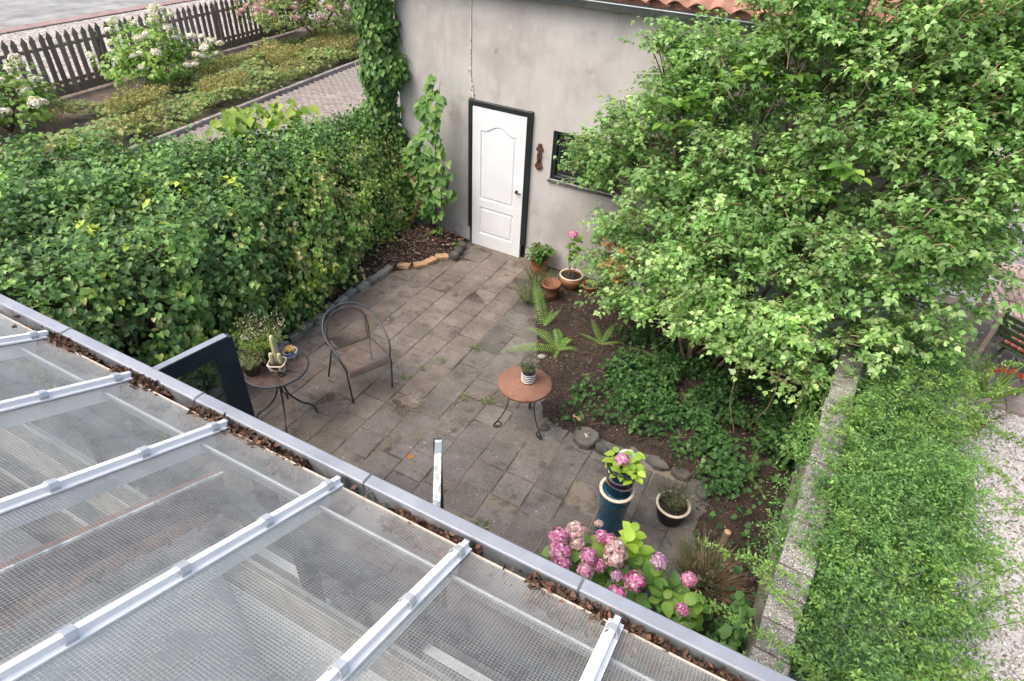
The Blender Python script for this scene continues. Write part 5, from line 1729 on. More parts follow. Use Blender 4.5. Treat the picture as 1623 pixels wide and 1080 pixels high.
# lime vine sprawling over the hedge top: each large leaf is its own part
VINE = empty('vine', (-4.3, 2.1, 1.75), 0, 'lime yellow vine with large leaves sprawling over the hedge top', 'vine')
VL = big_leaf_meshes([(.3, .41, .07), (.37, .45, .1), (.24, .35, .055), (.17, .29, .05)], 8, LEAF_IVY)
path = [(-4.5, 1.62), (-4.55, 1.95), (-4.5, 2.2), (-4.32, 2.4), (-4.2, 2.52)]
for i in range(95):
    t = pr.random() ** 1.3 * (len(path) - 1)
    a, b = path[int(t)], path[min(int(t) + 1, len(path) - 1)]
    q = t - int(t)
    x, y = a[0] + (b[0] - a[0]) * q + pr.gauss(0, .13), a[1] + (b[1] - a[1]) * q + pr.gauss(0, .1)
    ang_ = pr.random() * 6.28
    d = (math.cos(ang_) * .8 + .4, math.sin(ang_) * .8 - .3, -.35)
    place_leaf(pr.choice(VL), VINE, Vector((x + 4.3, y - 2.1, pr.uniform(.08, .28))), d, (pr.uniform(-.1, .5), pr.uniform(-.5, .2), 1), pr.uniform(.1, .165))
tw = Twigs()
for (a, b) in zip(path[:-1], path[1:]): tw.stick([(a[0] + 4.3, a[1] - 2.1, .1), (b[0] + 4.3, b[1] - 2.1, .13)], .005, .005, 5)
tw.m.build('stem', MT['bark'], VINE)

# ================================================================== IVY COLUMN AT THE BUILDING CORNER
IC = empty('climbing_ivy', (-3.85, 3.85, 0), 0, 'bright green ivy climbing the corner of the outbuilding', 'ivy')
n = 1900
z = .7 + 3.0 * rng.random(n)
th = rad(180) + rad(200) * rng.random(n)
wob = .07 * np.sin(z * 6.2) + .05 * np.sin(z * 11 + 2)
rx = .25 + wob + .04 * (z > 2.6) + .1 * (z < 1.5)
ctr = -3.95 + .05 * np.sin(z * 3.3)
T = np.stack([ctr + rx * np.cos(th), 3.86 + (.24 + .5 * wob) * np.sin(th), z], 1)
kp_ = ~((T[:, 0] < -4.07) & (z > 1.8) & (z < 2.42))
T, th = T[kp_], th[kp_]
n = len(T)
nr = np.stack([np.cos(th), np.sin(th), 0 * th], 1)
B = T - nr * .12 - np.array([0, 0, .08])
PP = (B[:, None] + (T - B)[:, None] * rng.random((n, 6, 1)) + rng.standard_normal((n, 6, 3)) * .035).reshape(-1, 3)
NN = np.repeat(nr, 6, 0) * .7 + np.array([0, -.15, .6]) + rdir(n * 6) * .5
DD = rdir(n * 6) * .6 + np.array([0, 0, -.9])
cols = palette(n, [(.04, .105, .025), (.07, .16, .035), (.11, .22, .045), (.2, .31, .07)], [2, 3, 2, 1])
at_parent(leaf_obj('foliage', PP, NN, DD, .075 * (.55 + .6 * rng.random(n * 6)), np.repeat(cols, 6, 0) * (.85 + .3 * rng.random((n * 6, 1))), LEAF_IVY, MT['leaf_gloss'], IC), IC)
tw = Twigs()
for k in range(9):
    x = -3.98 + pr.uniform(-.2, .25)
    tw.stick(curve([(x, 3.86, 0), (x + pr.uniform(-.1, .1), 3.8, 1.2), (x + pr.uniform(-.12, .12), 3.78, 2.3), (x + pr.uniform(-.1, .1), 3.8, 3.5)], 5), .016, .006, 5)
at_parent(tw.m.build('stems', MT['bark'], IC), IC)

# ================================================================== MAPLE-LEAVED CLIMBER BY THE DOOR
MP = empty('maple_sapling', (-3.05, 3.7, 0), 0, 'bright green maple leaved sapling against the wall left of the door', 'sapling')
ML = big_leaf_meshes([(.08, .19, .04), (.115, .25, .05), (.16, .3, .06), (.055, .14, .03), (.22, .32, .09)], 12, LEAF_IVY)
MPC = [(-.1, .62, .2, 24), (.06, .58, .18, 20), (-.14, .9, .24, 34), (.08, .88, .24, 36), (-.08, 1.18, .24, 34), (.1, 1.15, .2, 26), (.0, 1.42, .17, 22), (.04, 1.62, .09, 9), (.07, 1.8, .1, 10), (.02, 1.92, .13, 10), (.1, 2.05, .1, 8), (.08, 2.18, .05, 5), (.1, 2.3, .03, 4)]
for (cx_, cz_, cr_) in [(a_, b_, c_) for (a_, b_, c_, k_) in MPC for _ in range(int(k_ * 1.9))]:
    a = pr.uniform(0, 2 * PI)
    q_ = math.sqrt(pr.random())
    x, z = cx_ * 1.25 + cr_ * 1.3 * q_ * math.cos(a), cz_ + cr_ * q_ * math.sin(a)
    y = -.02 - min(.16, cr_) * math.sqrt(1 - q_ * q_) - pr.uniform(0, .05)
    d = (math.cos(a) * .7 + pr.uniform(-.3, .3), -.35 + pr.uniform(-.3, .2), -.5 + pr.uniform(-.3, .3))
    place_leaf(pr.choice(ML), MP, Vector((x, y, z)), d, (pr.uniform(-.4, .4), -.6, .8), pr.uniform(.07, .13))
tw = Twigs()
for k in range(4): tw.stick(curve([(pr.uniform(-.1, .1), .05, 0), (pr.uniform(-.12, .12), .02, .8), (.05 + pr.uniform(-.1, .1), .03, 1.5), (.1 + pr.uniform(-.05, .05), .05, 2.25 - .3 * k)], 5), .011, .003, 5)
tw.m.build('stems', MT['bark'], MP)

# ================================================================== BIG SHRUB ON THE RIGHT
SH = empty('leafy_shrub', (1.3, 2.8, 0), 0, 'huge light green leafy shrub overhanging the wall and soil bed', 'shrub')
lobes = [  # x y z rx ry rz
    (-.68, 3.42, 1.84, .42, .24, .34), (-.62, 3.42, 1.8, .36, .2, .3), (-.35, 3.35, 2.1, .4, .32, .4), (.1, 2.72, .72, .3, .24, .2), (.5, 2.45, .85, .34, .28, .22), (.0, 3.3, 2.95, .3, .3, .42), (.05, 3.2, 2.4, .45, .4, .45),
    (.65, 3.1, 2.85, .55, .45, .5), (1.3, 3.1, 3.25, .6, .5, .5), (.22, 3.25, 2.72, .42, .3, .4), (.5, 3.1, 3.15, .36, .35, .32), (2.6, 2.9, 3.5, .55, .5, .4), (3.1, 2.8, 2.7, .4, .45, .45), (2.0, 3.15, 3.4, .6, .55, .5), (2.6, 3.1, 3.3, .55, .55, .55),
    (1.9, 2.75, 2.85, .7, .55, .55), (2.55, 2.75, 2.75, .65, .6, .6), (1.15, 2.7, 2.4, .6, .5, .5), (.55, 2.75, 1.95, .55, .45, .45),
    (.35, 2.8, 1.35, .45, .38, .38), (-.1, 3.15, 1.2, .32, .26, .3), (-.15, 2.95, .8, .26, .24, .22), (1.1, 2.2, 1.75, .55, .42, .42), (1.85, 2.25, 2.0, .6, .45, .5), (2.4, 2.35, 2.25, .6, .5, .5),
    (2.95, 2.75, 2.3, .45, .5, .5), (2.8, 2.4, 1.75, .5, .45, .5), (2.3, 2.0, 1.55, .5, .4, .45), (1.6, 1.95, 1.3, .5, .38, .36), (1.15, 2.05, 1.2, .4, .34, .32),
    (1.95, 1.75, 1.05, .36, .3, .3), (1.15, 3.1, 3.5, .45, .45, .4), (1.6, 3.1, 3.75, .55, .5, .45), (2.3, 3.1, 3.85, .55, .55, .45), (2.9, 3.1, 3.75, .5, .5, .5),  (2.9, 2.9, 3.0, .5, .5, .5), (1.0, 3.0, 1.9, .5, .4, .45), (.9, 2.95, 1.4, .45, .4, .4), (1.7, 2.9, 1.9, .5, .4, .5), (.3, 3.2, 1.75, .35, .3, .35), (.75, 2.35, 1.4, .4, .35, .35)]
SHC = [(.145, .27, .085), (.195, .335, .11), (.105, .21, .065), (.265, .4, .17), (.335, .455, .2)]
subs = []
for (lx, ly, lz, ax_, ay_, az_) in lobes:
    k_ = max(5, int(36 * (ax_ * ay_ + ay_ * az_ + ax_ * az_) / 1.0))
    for q in range(k_):
        u_ = rdir(1)[0]
        s_ = .5 + .55 * rng.random()
        r_ = .13 + .13 * rng.random()
        subs.append((lx + ax_ * u_[0] * s_, ly + ay_ * u_[1] * s_, lz + az_ * u_[2] * s_, r_ * 1.15, r_ * 1.15, r_ * .85))
n = 10400
subs_a = np.array(subs)
pick = rng.integers(0, len(subs), n)
u_ = rdir(n)
u_[:, 2] = u_[:, 2] * .8 + .25
T = subs_a[pick, :3] + subs_a[pick, 3:] * u_ * (.6 + 1.0 * rng.random((n, 1)))
B = subs_a[pick, :3] - u_ * .05 - np.array([0, 0, .08]) + rng.standard_normal((n, 3)) * .03
ok = T[:, 1] < 3.8
B, T, pick = B[ok], T[ok], pick[ok]
# lower foreground shoots are younger and paler
NP_ = 10
P, Nn, D, sz, c = shoots(B, T, NP_, .048, LEAF_LOBED, SHC, [3, 3, 2, 2, 1], droop=.15, spread=.04, up=.85, jit=.6, t0=.35, vary=.18)
subc = (.78 + .5 * rng.random((len(subs), 1)))[pick].repeat(NP_, 0)
c = c * subc
sz = sz * rng.choice([.7, 1.0, 1.25], len(sz), p=[.3, .5, .2])
pale = ((T[:, 1] < 2.3) & (T[:, 2] < 1.7)).repeat(NP_)
c = np.where(pale[:, None], c * np.array([1.3, 1.2, 1.25]), c)
c = c * np.where(rng.random((len(c), 1)) < .14, 1.45, .82 + .32 * rng.random((len(c), 1)))
at_parent(leaf_obj('crown', P, Nn, D, sz, c, LEAF_LOBED, MT['leaf'], SH), SH)
tw = Twigs()
sel = rng.choice(len(T), 1800, replace=False)
for i in sel: tw.stick([B[i], (B[i] + T[i]) / 2 - np.array([0, 0, .012]), T[i] - np.array([0, 0, .07])], .003, .0014, 3)
for (sx0, sy0, sz0, *_r) in subs:
    hv_ = Vector((1.3 + pr.uniform(-.5, .5), 2.85, sz0 * .7)) - Vector((sx0, sy0, sz0))
    hub_ = Vector((sx0, sy0, sz0)) + hv_.normalized() * pr.uniform(.1, .26) + Vector((pr.uniform(-.08, .08), pr.uniform(-.08, .08), 0))
    tw.stick(curve([hub_, hub_.lerp(Vector((sx0, sy0, sz0)), .6) + Vector((0, 0, .03)), (sx0, sy0, sz0)], 3), .006, .003, 4)
at_parent(tw.m.build('twigs', MT['twig'], SH), SH)
tw = Twigs()
for (x, y, z, rx_, ry_, rz_) in lobes:
    p0 = Vector((1.3 + pr.uniform(-.35, .45), 2.85 + pr.uniform(-.2, .2), .0))
    c_ = Vector((x, y, z))
    mid_ = p0.lerp(c_, .5) + Vector((0, .05, .25))
    tw.stick(curve([p0, mid_, c_], 5), .026, .009, 7)
    for q in range(5):
        e = c_ + Vector((pr.uniform(-1, 1) * rx_, pr.uniform(-1, 1) * ry_, pr.uniform(-.6, .9) * rz_)) * .85
        s_ = mid_.lerp(c_, pr.uniform(.3, 1))
        tw.stick(curve([s_, s_.lerp(e, .5) + Vector((0, 0, .06)), e], 4), .009, .003, 5)
# bare hanging twigs in the foreground
for (a, b_, c2) in (((2.1, 1.85, 1.2), (2.15, 1.6, .95), (2.16, 1.5, .45)), ((1.9, 1.8, 1.1), (1.95, 1.62, .75), (1.85, 1.55, .45)), ((1.6, 1.9, .9), (1.62, 1.7, .55), (1.75, 1.55, .3)), ((1.2, 2.0, 1.0), (1.0, 1.9, 1.0), (.85, 1.85, .8))):
    tw.stick(curve([a, b_, c2], 5), .008, .003, 5)
at_parent(tw.m.build('trunk', MT['bark'], SH), SH)
# withered orange leaves
n = 130
cl = np.array([(-.05, 2.95, .98), (.06, 2.9, .92), (-.18, 3.05, 1.12), (.1, 2.85, 1.2), (.2, 2.8, 1.1), (.02, 3.0, .82)])
P = cl[rng.integers(0, 6, n)] + rng.standard_normal((n, 3)) * .05 + np.array([.03, -.28, .06])
at_parent(leaf_obj('withered_leaves', P, rdir(n) + np.array([0, 0, .4]), rdir(n) + np.array([0, 0, -.6]), .055 * (.6 + .6 * rng.random(n)), palette(n, [(.48, .24, .08), (.38, .17, .06), (.5, .32, .15)]), LEAF_LOBED, MT['leaf_dry'], SH), SH)

# elder with long leaflets growing through the shrub by the gutter
EL = empty('elder_shoots', (.55, 3.0, 0), 0, 'fresh elder shoots with long pointed leaflets in front of the roof gutter', 'shrub')
ELL = big_leaf_meshes([(.13, .26, .05), (.18, .33, .06), (.28, .42, .07), (.1, .2, .05)], 8, LEAF_OVAL)
for (bx_, by_, bz_) in ((.3, 2.85, 2.75), (.4, 2.85, 2.55), (1.1, 2.75, 3.15), (1.2, 2.8, 2.95), (1.75, 2.35, 2.6), (.95, 2.75, 3.05), (1.55, 2.55, 2.3)):
    for q in range(6):
        a = pr.random() * 6.28
        el = pr.uniform(.0, .7)
        ax = Vector((math.cos(a) * math.cos(el), math.sin(a) * math.cos(el), math.sin(el)))
        for s_ in range(7):
            side = (-1 if s_ % 2 else 1) if s_ < 6 else 0
            lat = Vector((-ax.y, ax.x, 0)).normalized()
            d = ax * .7 + lat * side * .9 + Vector((0, 0, -.2))
            place_leaf(pr.choice(ELL), EL, Vector((bx_ - .55, by_ - 3.0, bz_)) + ax * (.05 + .035 * s_), d, (pr.uniform(-.2, .2), pr.uniform(-.4, .1), 1), pr.uniform(.085, .13))
tw = Twigs()
for (x, y, z) in ((.35, 2.87, 2.7), (1.1, 2.78, 3.1), (1.7, 2.4, 2.5)): tw.stick(curve([(0.1, -.1, 0), ((x - .55) * .6, (y - 3) * .5, z * .6), (x - .55, y - 3.0, z)], 5), .014, .005, 6)
tw.m.build('stems', MT['bark'], EL)

# ================================================================== FEATHERY SHRUB OVER THE WALL
FS = empty('feathery_shrub', (2.95, .6, 0), 0, 'fine leaved bright green shrub spilling over the right garden wall', 'shrub')
n = 8800
y = -1.75 + 4.6 * rng.random(n)
lft = np.interp(y, [-1.75, -.4, .6, 1.6, 2.8], [2.27, 2.27, 2.29, 2.35, 2.42])
rgt = np.interp(y, [-1.75, 0, 2.9], [3.24, 3.32, 3.42])
u = rng.random(n)
x = lft + (rgt - lft) * u
hh = (.7 + .58 * np.sin(PI * np.clip(u * .8 + .12, 0, 1)) ** .7) * (1 + .1 * np.sin(y * 3.1) + .13 * np.sin(x * 9 + y * 5) * np.sin(y * 7 - x * 4) + .1 * np.sin(x * 17 + 1) * np.sin(y * 15))
dep = rng.random(n) ** 2 * .45
T = np.stack([x, y, hh - dep], 1) + rng.standard_normal((n, 3)) * .04
ax = unit(np.stack([(u - .42) * 1.1, .25 * np.sin(y * 4) + rng.standard_normal(n) * .35, np.full(n, 1.0)], 1) + rdir(n) * .3)
ncl = 420
ci = rng.integers(0, n, ncl)
CC = T[ci].copy()
CC[:, 2] = hh[ci] - .12 - .22 * rng.random(ncl)
sel_ = rng.integers(0, ncl, n)
u_ = rdir(n) * np.array([1, 1, .7]) + np.array([0, 0, 1.1])
lenf = (.14 + .28 * rng.random((n, 1)) ** 1.4)
keepi = rng.random(n) < .72
T2 = CC[sel_] + unit(u_) * lenf
T = np.where(keepi[:, None], T2, T)
B = np.where(keepi[:, None], CC[sel_] - np.array([0, 0, .06]), T - ax * (.2 + .24 * rng.random((n, 1))))
clb = (.75 + .55 * rng.random((ncl, 1)))[sel_]
FSC = [(.105, .225, .062), (.15, .285, .08), (.21, .355, .11), (.068, .155, .042)]
P, Nn, D, sz, c = shoots(B, T, 15, .028, LEAF_SMALL, FSC, [3, 3, 2, 2], droop=.05, spread=.014, up=.7, t0=.05, jit=.6)
c = c * np.where(keepi[:, None], clb, .9).repeat(15, 0)
at_parent(leaf_obj('foliage', P, Nn, D, sz, c, LEAF_SMALL, MT['leaf'], FS), FS)
# long arching shoots
long_ = []
for k in range(95):
    y0 = pr.uniform(-1.3, 2.5)
    x0 = pr.uniform(2.6, 3.3)
    z0 = pr.uniform(.95, 1.25)
    a = pr.choice((pr.gauss(0, .5), pr.gauss(0, .5), pr.gauss(.6, .5), PI + pr.gauss(0, .6), PI / 2 + pr.gauss(0, .6), PI / 2 + pr.gauss(0, .5)))
    L_ = pr.uniform(.35, .75)
    p0 = Vector((x0, y0, z0))
    d = Vector((math.cos(a), math.sin(a), 0))
    if math.cos(a) < -.3: x0, L_ = pr.uniform(2.5, 2.75), pr.uniform(.15, .3); p0.x = x0
    long_.append(curve([p0, p0 + d * L_ * .5 + Vector((0, 0, .14)), p0 + d * L_ + Vector((0, 0, pr.uniform(-.1, .1)))], 8))
for pts in (((2.5, -.55, 1.12), (2.2, -.5, 1.2), (1.78, -.42, 1.06)), ((2.5, -.95, 1.12), (2.15, -.95, 1.22), (1.8, -.83, 1.1)), ((2.45, -.7, 1.1), (2.2, -.62, 1.18), (2.02, -.4, 1.12)), ((2.45, .6, 1.1), (2.3, .7, 1.25), (2.22, .85, 1.3))):
    long_.append(curve(pts, 12))
tw = Twigs()
bp, bt = [], []
for pts in long_:
    tw.stick(pts, .0032, .0012, 3)
    for i in range(len(pts) - 1):
        for q in range(2):
            p = pts[i].lerp(pts[i + 1], pr.random())
            bp.append(p)
            bt.append(p + (pts[i + 1] - pts[i]).normalized() * .035 + Vector((pr.gauss(0, .02), pr.gauss(0, .02), .012)))
B, T = np.array(bp), np.array(bt)
P, Nn, D, sz, c = shoots(B, T, 5, .03, LEAF_SMALL, [(.15, .27, .06), (.2, .34, .085), (.25, .38, .1)], None, .0, .01, .7, .2)
at_parent(leaf_obj('shoot_leaves', P, Nn, D, sz, c, LEAF_SMALL, MT['leaf'], FS), FS)
for k in range(260):
    y0 = pr.uniform(-1.7, 2.8)
    x0 = pr.uniform(2.5, 3.2)
    tw.stick(curve([(x0, y0, 0), (x0 + pr.uniform(-.1, .1), y0 + pr.uniform(-.1, .1), .5), (x0 + pr.uniform(-.25, .25), y0 + pr.uniform(-.2, .2), .95)], 3), .006, .002, 4)
at_parent(tw.m.build('stems', surf('green_stem', (.05, .09, .025), (.09, .14, .04), .8, 10), FS), FS)

# ================================================================== GROUND IVY IN THE BED
n = 8200
cand = np.stack([.1 + 2.3 * rng.random(n * 4), -.9 + 4.3 * rng.random(n * 4)], 1)
def dens(x, y):
    a = math.exp(-((x - 1.2) / .7) ** 2 - ((y - 1.85) / .52) ** 2) * 1.2 + math.exp(-((x - 2.0) / .35) ** 2 - ((y - 1.5) / .6) ** 2) * 1.2 + math.exp(-((x - .75) / .45) ** 2 - ((y - 2.4) / .4) ** 2)
    a += math.exp(-((x - 2.1) / .22) ** 2 - ((y + .5) / .5) ** 2) * 1.0 + .9 * math.exp(-((x - 1.6) / .5) ** 2 - ((y - 2.6) / .5) ** 2)
    if 1.6 < x < 2.25 and -.25 < y < .95: return 0.03
    if x > 1.95 and y < 1.6 and y > -.3: return 0.05
    return min(1, a * 1.15) * max(0, .5 + 1.9 * (noise.noise((x * 3.0, y * 3.0, 4)) + .1))
keep = [i for i in range(len(cand)) if in_poly(cand[i][0], cand[i][1], R_BED) and rng.random() < dens(*cand[i])][:n]
Q = cand[keep]
n = len(Q)
hz = .06 + .16 * rng.random(n) ** 1.5 + np.clip((Q[:, 0] - 1.75) * .5, 0, .35) * rng.random(n)
P = np.stack([Q[:, 0], Q[:, 1], hz], 1)
o = leaf_obj('ground_ivy', P, np.array([0, -.15, 1]) + rdir(n) * .5, rdir(n) + np.array([-.2, -.4, -.3]), .05 * (.55 + .6 * rng.random(n)), palette(n, [(.018, .052, .014), (.03, .08, .02), (.045, .11, .03), (.075, .16, .042)], [3, 3, 3, 1.4]), LEAF_IVY, MT['leaf_matt'])
tag(o, 'dark green ivy creeping over the soil bed under the leafy shrub', 'ground ivy', kind='stuff')
# ivy hanging on the wall panel
n = 900
u = rng.random(n)
yy_ = np.where(u < .3, -1.6 + 1.25 * u / .3, 1.55 + 1.2 * (u - .3) / .7)
dx = np.interp(yy_, [-1.75, 2.9], [2.135, 2.42])
zmax = np.interp(yy_, [-1.6, -.6, -.3, .1, .9, 1.3, 2.7], [1.0, .95, .6, .25, .35, .95, 1.05])
P = np.stack([dx - .03 - .1 * rng.random(n), yy_, zmax * rng.random(n)], 1)
o = leaf_obj('wall_ivy', P, np.array([-.8, -.2, .7]) + rdir(n) * .4, rdir(n) * .6 + np.array([-.2, 0, -.8]), .085 * (.5 + .6 * rng.random(n)), palette(n, IVY + [(.08, .17, .04), (.11, .22, .05)], [2, 3, 3, 3, 3, 2]), LEAF_IVY, MT['leaf_gloss'])
tag(o, 'broad leaved ivy clinging to the inner face of the garden wall', 'ivy', kind='stuff')

# ================================================================== FERNS
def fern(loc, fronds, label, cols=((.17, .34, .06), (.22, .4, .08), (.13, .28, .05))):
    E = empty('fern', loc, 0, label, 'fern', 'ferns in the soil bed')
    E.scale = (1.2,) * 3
    for (a, L_, el, dr) in fronds:
        pts = []
        for i in range(15):
            t = i / 14
            pts.append(Vector((math.cos(a) * L_ * t * math.cos(el), math.sin(a) * L_ * t * math.cos(el), L_ * (math.sin(el) * t - dr * t * t) + .02)))
        P, Nn, D, sz = [], [], [], []
        for i in range(1, 32):
            t = i / 32
            q = t * 14
            p = pts[int(q)].lerp(pts[min(14, int(q) + 1)], q - int(q))
            ax_ = (pts[min(14, int(q) + 1)] - pts[int(q)]).normalized() if int(q) < 14 else (pts[14] - pts[13]).normalized()
            lat = ax_.cross(Vector((0, 0, 1))).normalized()
            w = L_ * .145 * math.sin(PI * min(1, t * .8 + .17)) ** .7 * (1 - .3 * t)
            for s in (-1, 1):
                P.append(p); D.append(lat * s + ax_ * .35); Nn.append(lat.cross(ax_) + Vector((0, 0, .0)) + lat * s * .15); sz.append(max(w, .012))
        Tm = (LEAF_NARROW[0] * np.array([.62, 1, .6]), LEAF_NARROW[1])
        nn = len(P)
        nrm = np.array(Nn)
        nrm[nrm[:, 2] < 0] *= -1
        me = leaf_mesh('frond', np.array(P), nrm, np.array(D), np.array(sz), palette(nn, cols, None, .08), Tm)
        link('frond', me, MT['leaf'], E)
        MB().tube(pts, [.0035 * (1 - i / 18) for i in range(15)], 4, cap=False).build('rib', MT['leaf_stem'], E)
    return E
MT['leaf_stem'] = surf('green_rib', (.16, .24, .06), (.2, .28, .07), .7, 8)
fern((-.66, 2.5, .02), [(2.3, .62, .75, .25), (1.6, .25, .6, .2), (1.0, .3, .9, .3)], 'fern with one tall upright frond beside the tall terracotta pot')
fern((-.3, 2.16, .02), [(2.85, .56, .6, .55), (2.2, .46, .9, .7), (3.72, .66, .4, .42), (.5, .3, .7, .8), (1.3, .36, 1.0, .8), (4.7, .2, .5, .8)], 'spreading bright fern arching over the pavers by the rusty table')
fern((.08, 2.5, .03), [(2.4, .36, .7, .3), (3.2, .28, .5, .3), (1.4, .32, .8, .35), (.4, .24, .5, .3)], 'small fern in the middle of the bare soil')
fern((.75, 2.55, .06), [(3.3, .32, .4, .2), (2.2, .34, .6, .25), (1.2, .3, .7, .3), (.2, .28, .5, .3), (5.0, .26, .4, .3)], 'pale fern standing in the dark ground ivy', ((.2, .27, .1), (.26, .32, .13)))
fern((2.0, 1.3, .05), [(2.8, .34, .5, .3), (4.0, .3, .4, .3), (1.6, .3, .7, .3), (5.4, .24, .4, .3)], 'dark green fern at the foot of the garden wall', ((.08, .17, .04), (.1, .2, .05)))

# soft green grass-like herb beside the patio edge
GH = empty('feathery_herb', (-1.07, 2.95, 0), 0, 'soft wispy green herb growing between pavers and pots', 'plant')
sprigs(GH, 'foliage', 260, 24, (0, 0, 0), .16, .3, .016, [(.1, .15, .06), (.14, .2, .08), (.2, .24, .11)], lean=.6, tm=LEAF_NARROW, droop=.2)
sprigs(GH, 'foliage', 200, 24, (-.08, .42, 0), .14, .3, .016, [(.09, .15, .05), (.13, .2, .07), (.22, .22, .12)], lean=.6, tm=LEAF_NARROW, droop=.2)

# ================================================================== HYDRANGEA BUSH AT THE GUTTER
HB = empty('hydrangea_bush', (1.35, -.7, 0), 0, 'pink hydrangea bush flowering just beyond the conservatory gutter', 'hydrangea')
HBP = [(.9, -.62, .62), (1.0, -.48, .55), (1.05, -.7, .66), (1.15, -.4, .6), (1.22, -.55, .68), (1.3, -.36, .66), (1.36, -.62, .66), (1.45, -.45, .6), (1.5, -.72, .6),
       (1.55, -.5, .62), (1.65, -.6, .6), (1.7, -.42, .52), (1.78, -.55, .56), (1.8, -.72, .54), (1.85, -.45, .5), (1.6, -.8, .5), (1.4, -.85, .52), (1.2, -.78, .6), (1.05, -.88, .55), (1.72, -.85, .45), (1.9, -.9, .42), (1.3, -.22, .6), (1.38, -.3, .55), (1.52, -.32, .5)]
lr = random.Random(21)
for i, (x, y, z) in enumerate(HBP):
    rosette(HB, (x - 1.35, y + .7, z), 9, .105, HL if i not in (5, 21, 3, 22) else LIME, rr=lr)
    if i % 2 == 0: rosette(HB, (x - 1.35 + lr.uniform(-.08, .08), y + .7 + lr.uniform(-.08, .08), z - .13), 6, .11, HL, rr=lr)
for (x, y, z, k, s) in ((.87, -.6, .7, 'PINK', 1.0), (.93, -.72, .72, 'PINK', 1.1), (.98, -.79, .7, 'HOT', .85), (.95, -.5, .7, 'PALE', 1.05), (1.0, -.56, .66, 'PALE', .8), (1.13, -.45, .7, 'HOT', .7), (1.19, -.44, .69, 'HOT', .7), (1.12, -.68, .76, 'PINK', .85), (1.14, -.78, .74, 'PINK', .8), (1.27, -.6, .78, 'PALE', 1.1), (1.26, -.52, .76, 'PALE', .9),
                     (1.2, -.66, .7, 'HOT', .7), (1.33, -.68, .7, 'MAUVE', .6), (1.45, -.69, .74, 'HOT', .95), (1.38, -.84, .74, 'HOT', .9), (1.545, -.45, .72, 'MAUVE', .85), (1.76, -.44, .66, 'PINK', .75), (1.78, -.66, .64, 'HOT', .62), (1.06, -.28, .6, 'PALE', .45), (.9, -.66, .6, 'PINK', .8)):
    o = link('flower_head', FL[k][lr.randrange(2)], None, HB, (x - 1.35, y + .7, z + .02), (lr.uniform(-.4, .2), lr.uniform(-.3, .3), lr.random() * 6))
    o.scale = (s * 1.0,) * 3
tw = Twigs()
for (x, y, z) in HBP: tw.stick(curve([(lr.uniform(-.3, .3), lr.uniform(-.15, .1), 0), ((x - 1.35) * .7, (y + .7) * .6, z * .5), (x - 1.35, y + .7, z)], 4), .008, .004, 5)
tw.m.build('stems', MT['bark'], HB)

# dry lavender clump
LV = empty('lavender_clump', (1.92, .08, 0), 0, 'half dead lavender clump with brown stalks beside the hydrangea', 'lavender')
blades(LV, 'dry_stalks', 700, .14, .26, 0, [(.2, .14, .095), (.28, .21, .14), (.13, .09, .065)], lean=1.1, wid=.3, mat=MT['leaf_dry'])
o = blades(LV, 'green_stalks', 420, .14, .26, 0, [(.12, .16, .07), (.17, .2, .1)], lean=.9, wid=.5, cx=-.06, cy=.06)
sprigs(LV, 'seed_heads', 120, 6, (0, 0, .02), .14, .27, .014, [(.3, .23, .19), (.36, .28, .24), (.24, .18, .14)], lean=1.0, tm=LEAF_NARROW, mat=MT['leaf_dry'], t0=.85, spread=.005)
blades(LV, 'dead_leaves', 420, .1, .22, 0, [(.13, .075, .05), (.19, .115, .075), (.09, .055, .04)], lean=1.6, wid=.35, mat=MT['leaf_dry'], cx=.16, cy=-.12)

# ================================================================== FAR BED PLANTS
def far_hyd(name, loc, r, h, label, flcols, leafc, nleaf, nflow, group=None):
    E = empty(name, loc, 0, label, 'hydrangea', group)
    n = nleaf
    u = rdir(n)
    u[:, 2] = np.abs(u[:, 2]) * 1.1 - .1
    lum = 1 + .34 * np.sin(u[:, 0] * 6 + loc[1]) * np.sin(u[:, 1] * 7 + 1) + .12 * np.sin(u[:, 2] * 9)
    P = u * np.array([r[0], r[1], h * .62]) * ((.55 + .5 * rng.random((n, 1)) ** .5) * lum[:, None]) + np.array([0, 0, h * .38])
    leaf_obj('foliage', P, u * .4 + np.array([0, 0, .9]) + rdir(n) * .35, u + rdir(n) * .6 + np.array([0, 0, -.3]), .13 * (.6 + .5 * rng.random(n)), palette(n, leafc), LEAF_BIG, MT['leaf'], E)
    n = nflow
    u = rdir(n * 3)
    u = u[(u[:, 2] > 0.05)][:n]
    n = len(u)
    lm2 = 1 + .34 * np.sin(u[:, 0] * 6 + loc[1]) * np.sin(u[:, 1] * 7 + 1) + .12 * np.sin(u[:, 2] * 9)
    C = u * np.array([r[0], r[1], h * .64]) * 1.06 * lm2[:, None] + np.array([0, 0, h * .4])
    me = [flower_mesh(.09, flcols, 130, .6) for _ in range(2)]
    for q in me: q.materials.append(MT['petal'])
    for i in range(n):
        o = link('flower_head', me[i % 2], None, E, tuple(C[i]), (pr.uniform(-.5, .5), pr.uniform(-.5, .5), pr.random() * 6))
        o.scale = (pr.uniform(.85, 1.4),) * 3
    tw = Twigs()
    for k in range(24):
        a = pr.random() * 6.28
        tw.stick([(0, 0, 0), (math.cos(a) * r[0] * .35, math.sin(a) * r[1] * .35, h * .4), (math.cos(a) * r[0] * .7, math.sin(a) * r[1] * .7, h * .65)], .012, .005, 5)
    tw.m.build('stems', MT['bark'], E)
WHITEF = [(.8, .78, .74), (.7, .68, .62), (.74, .68, .64)]
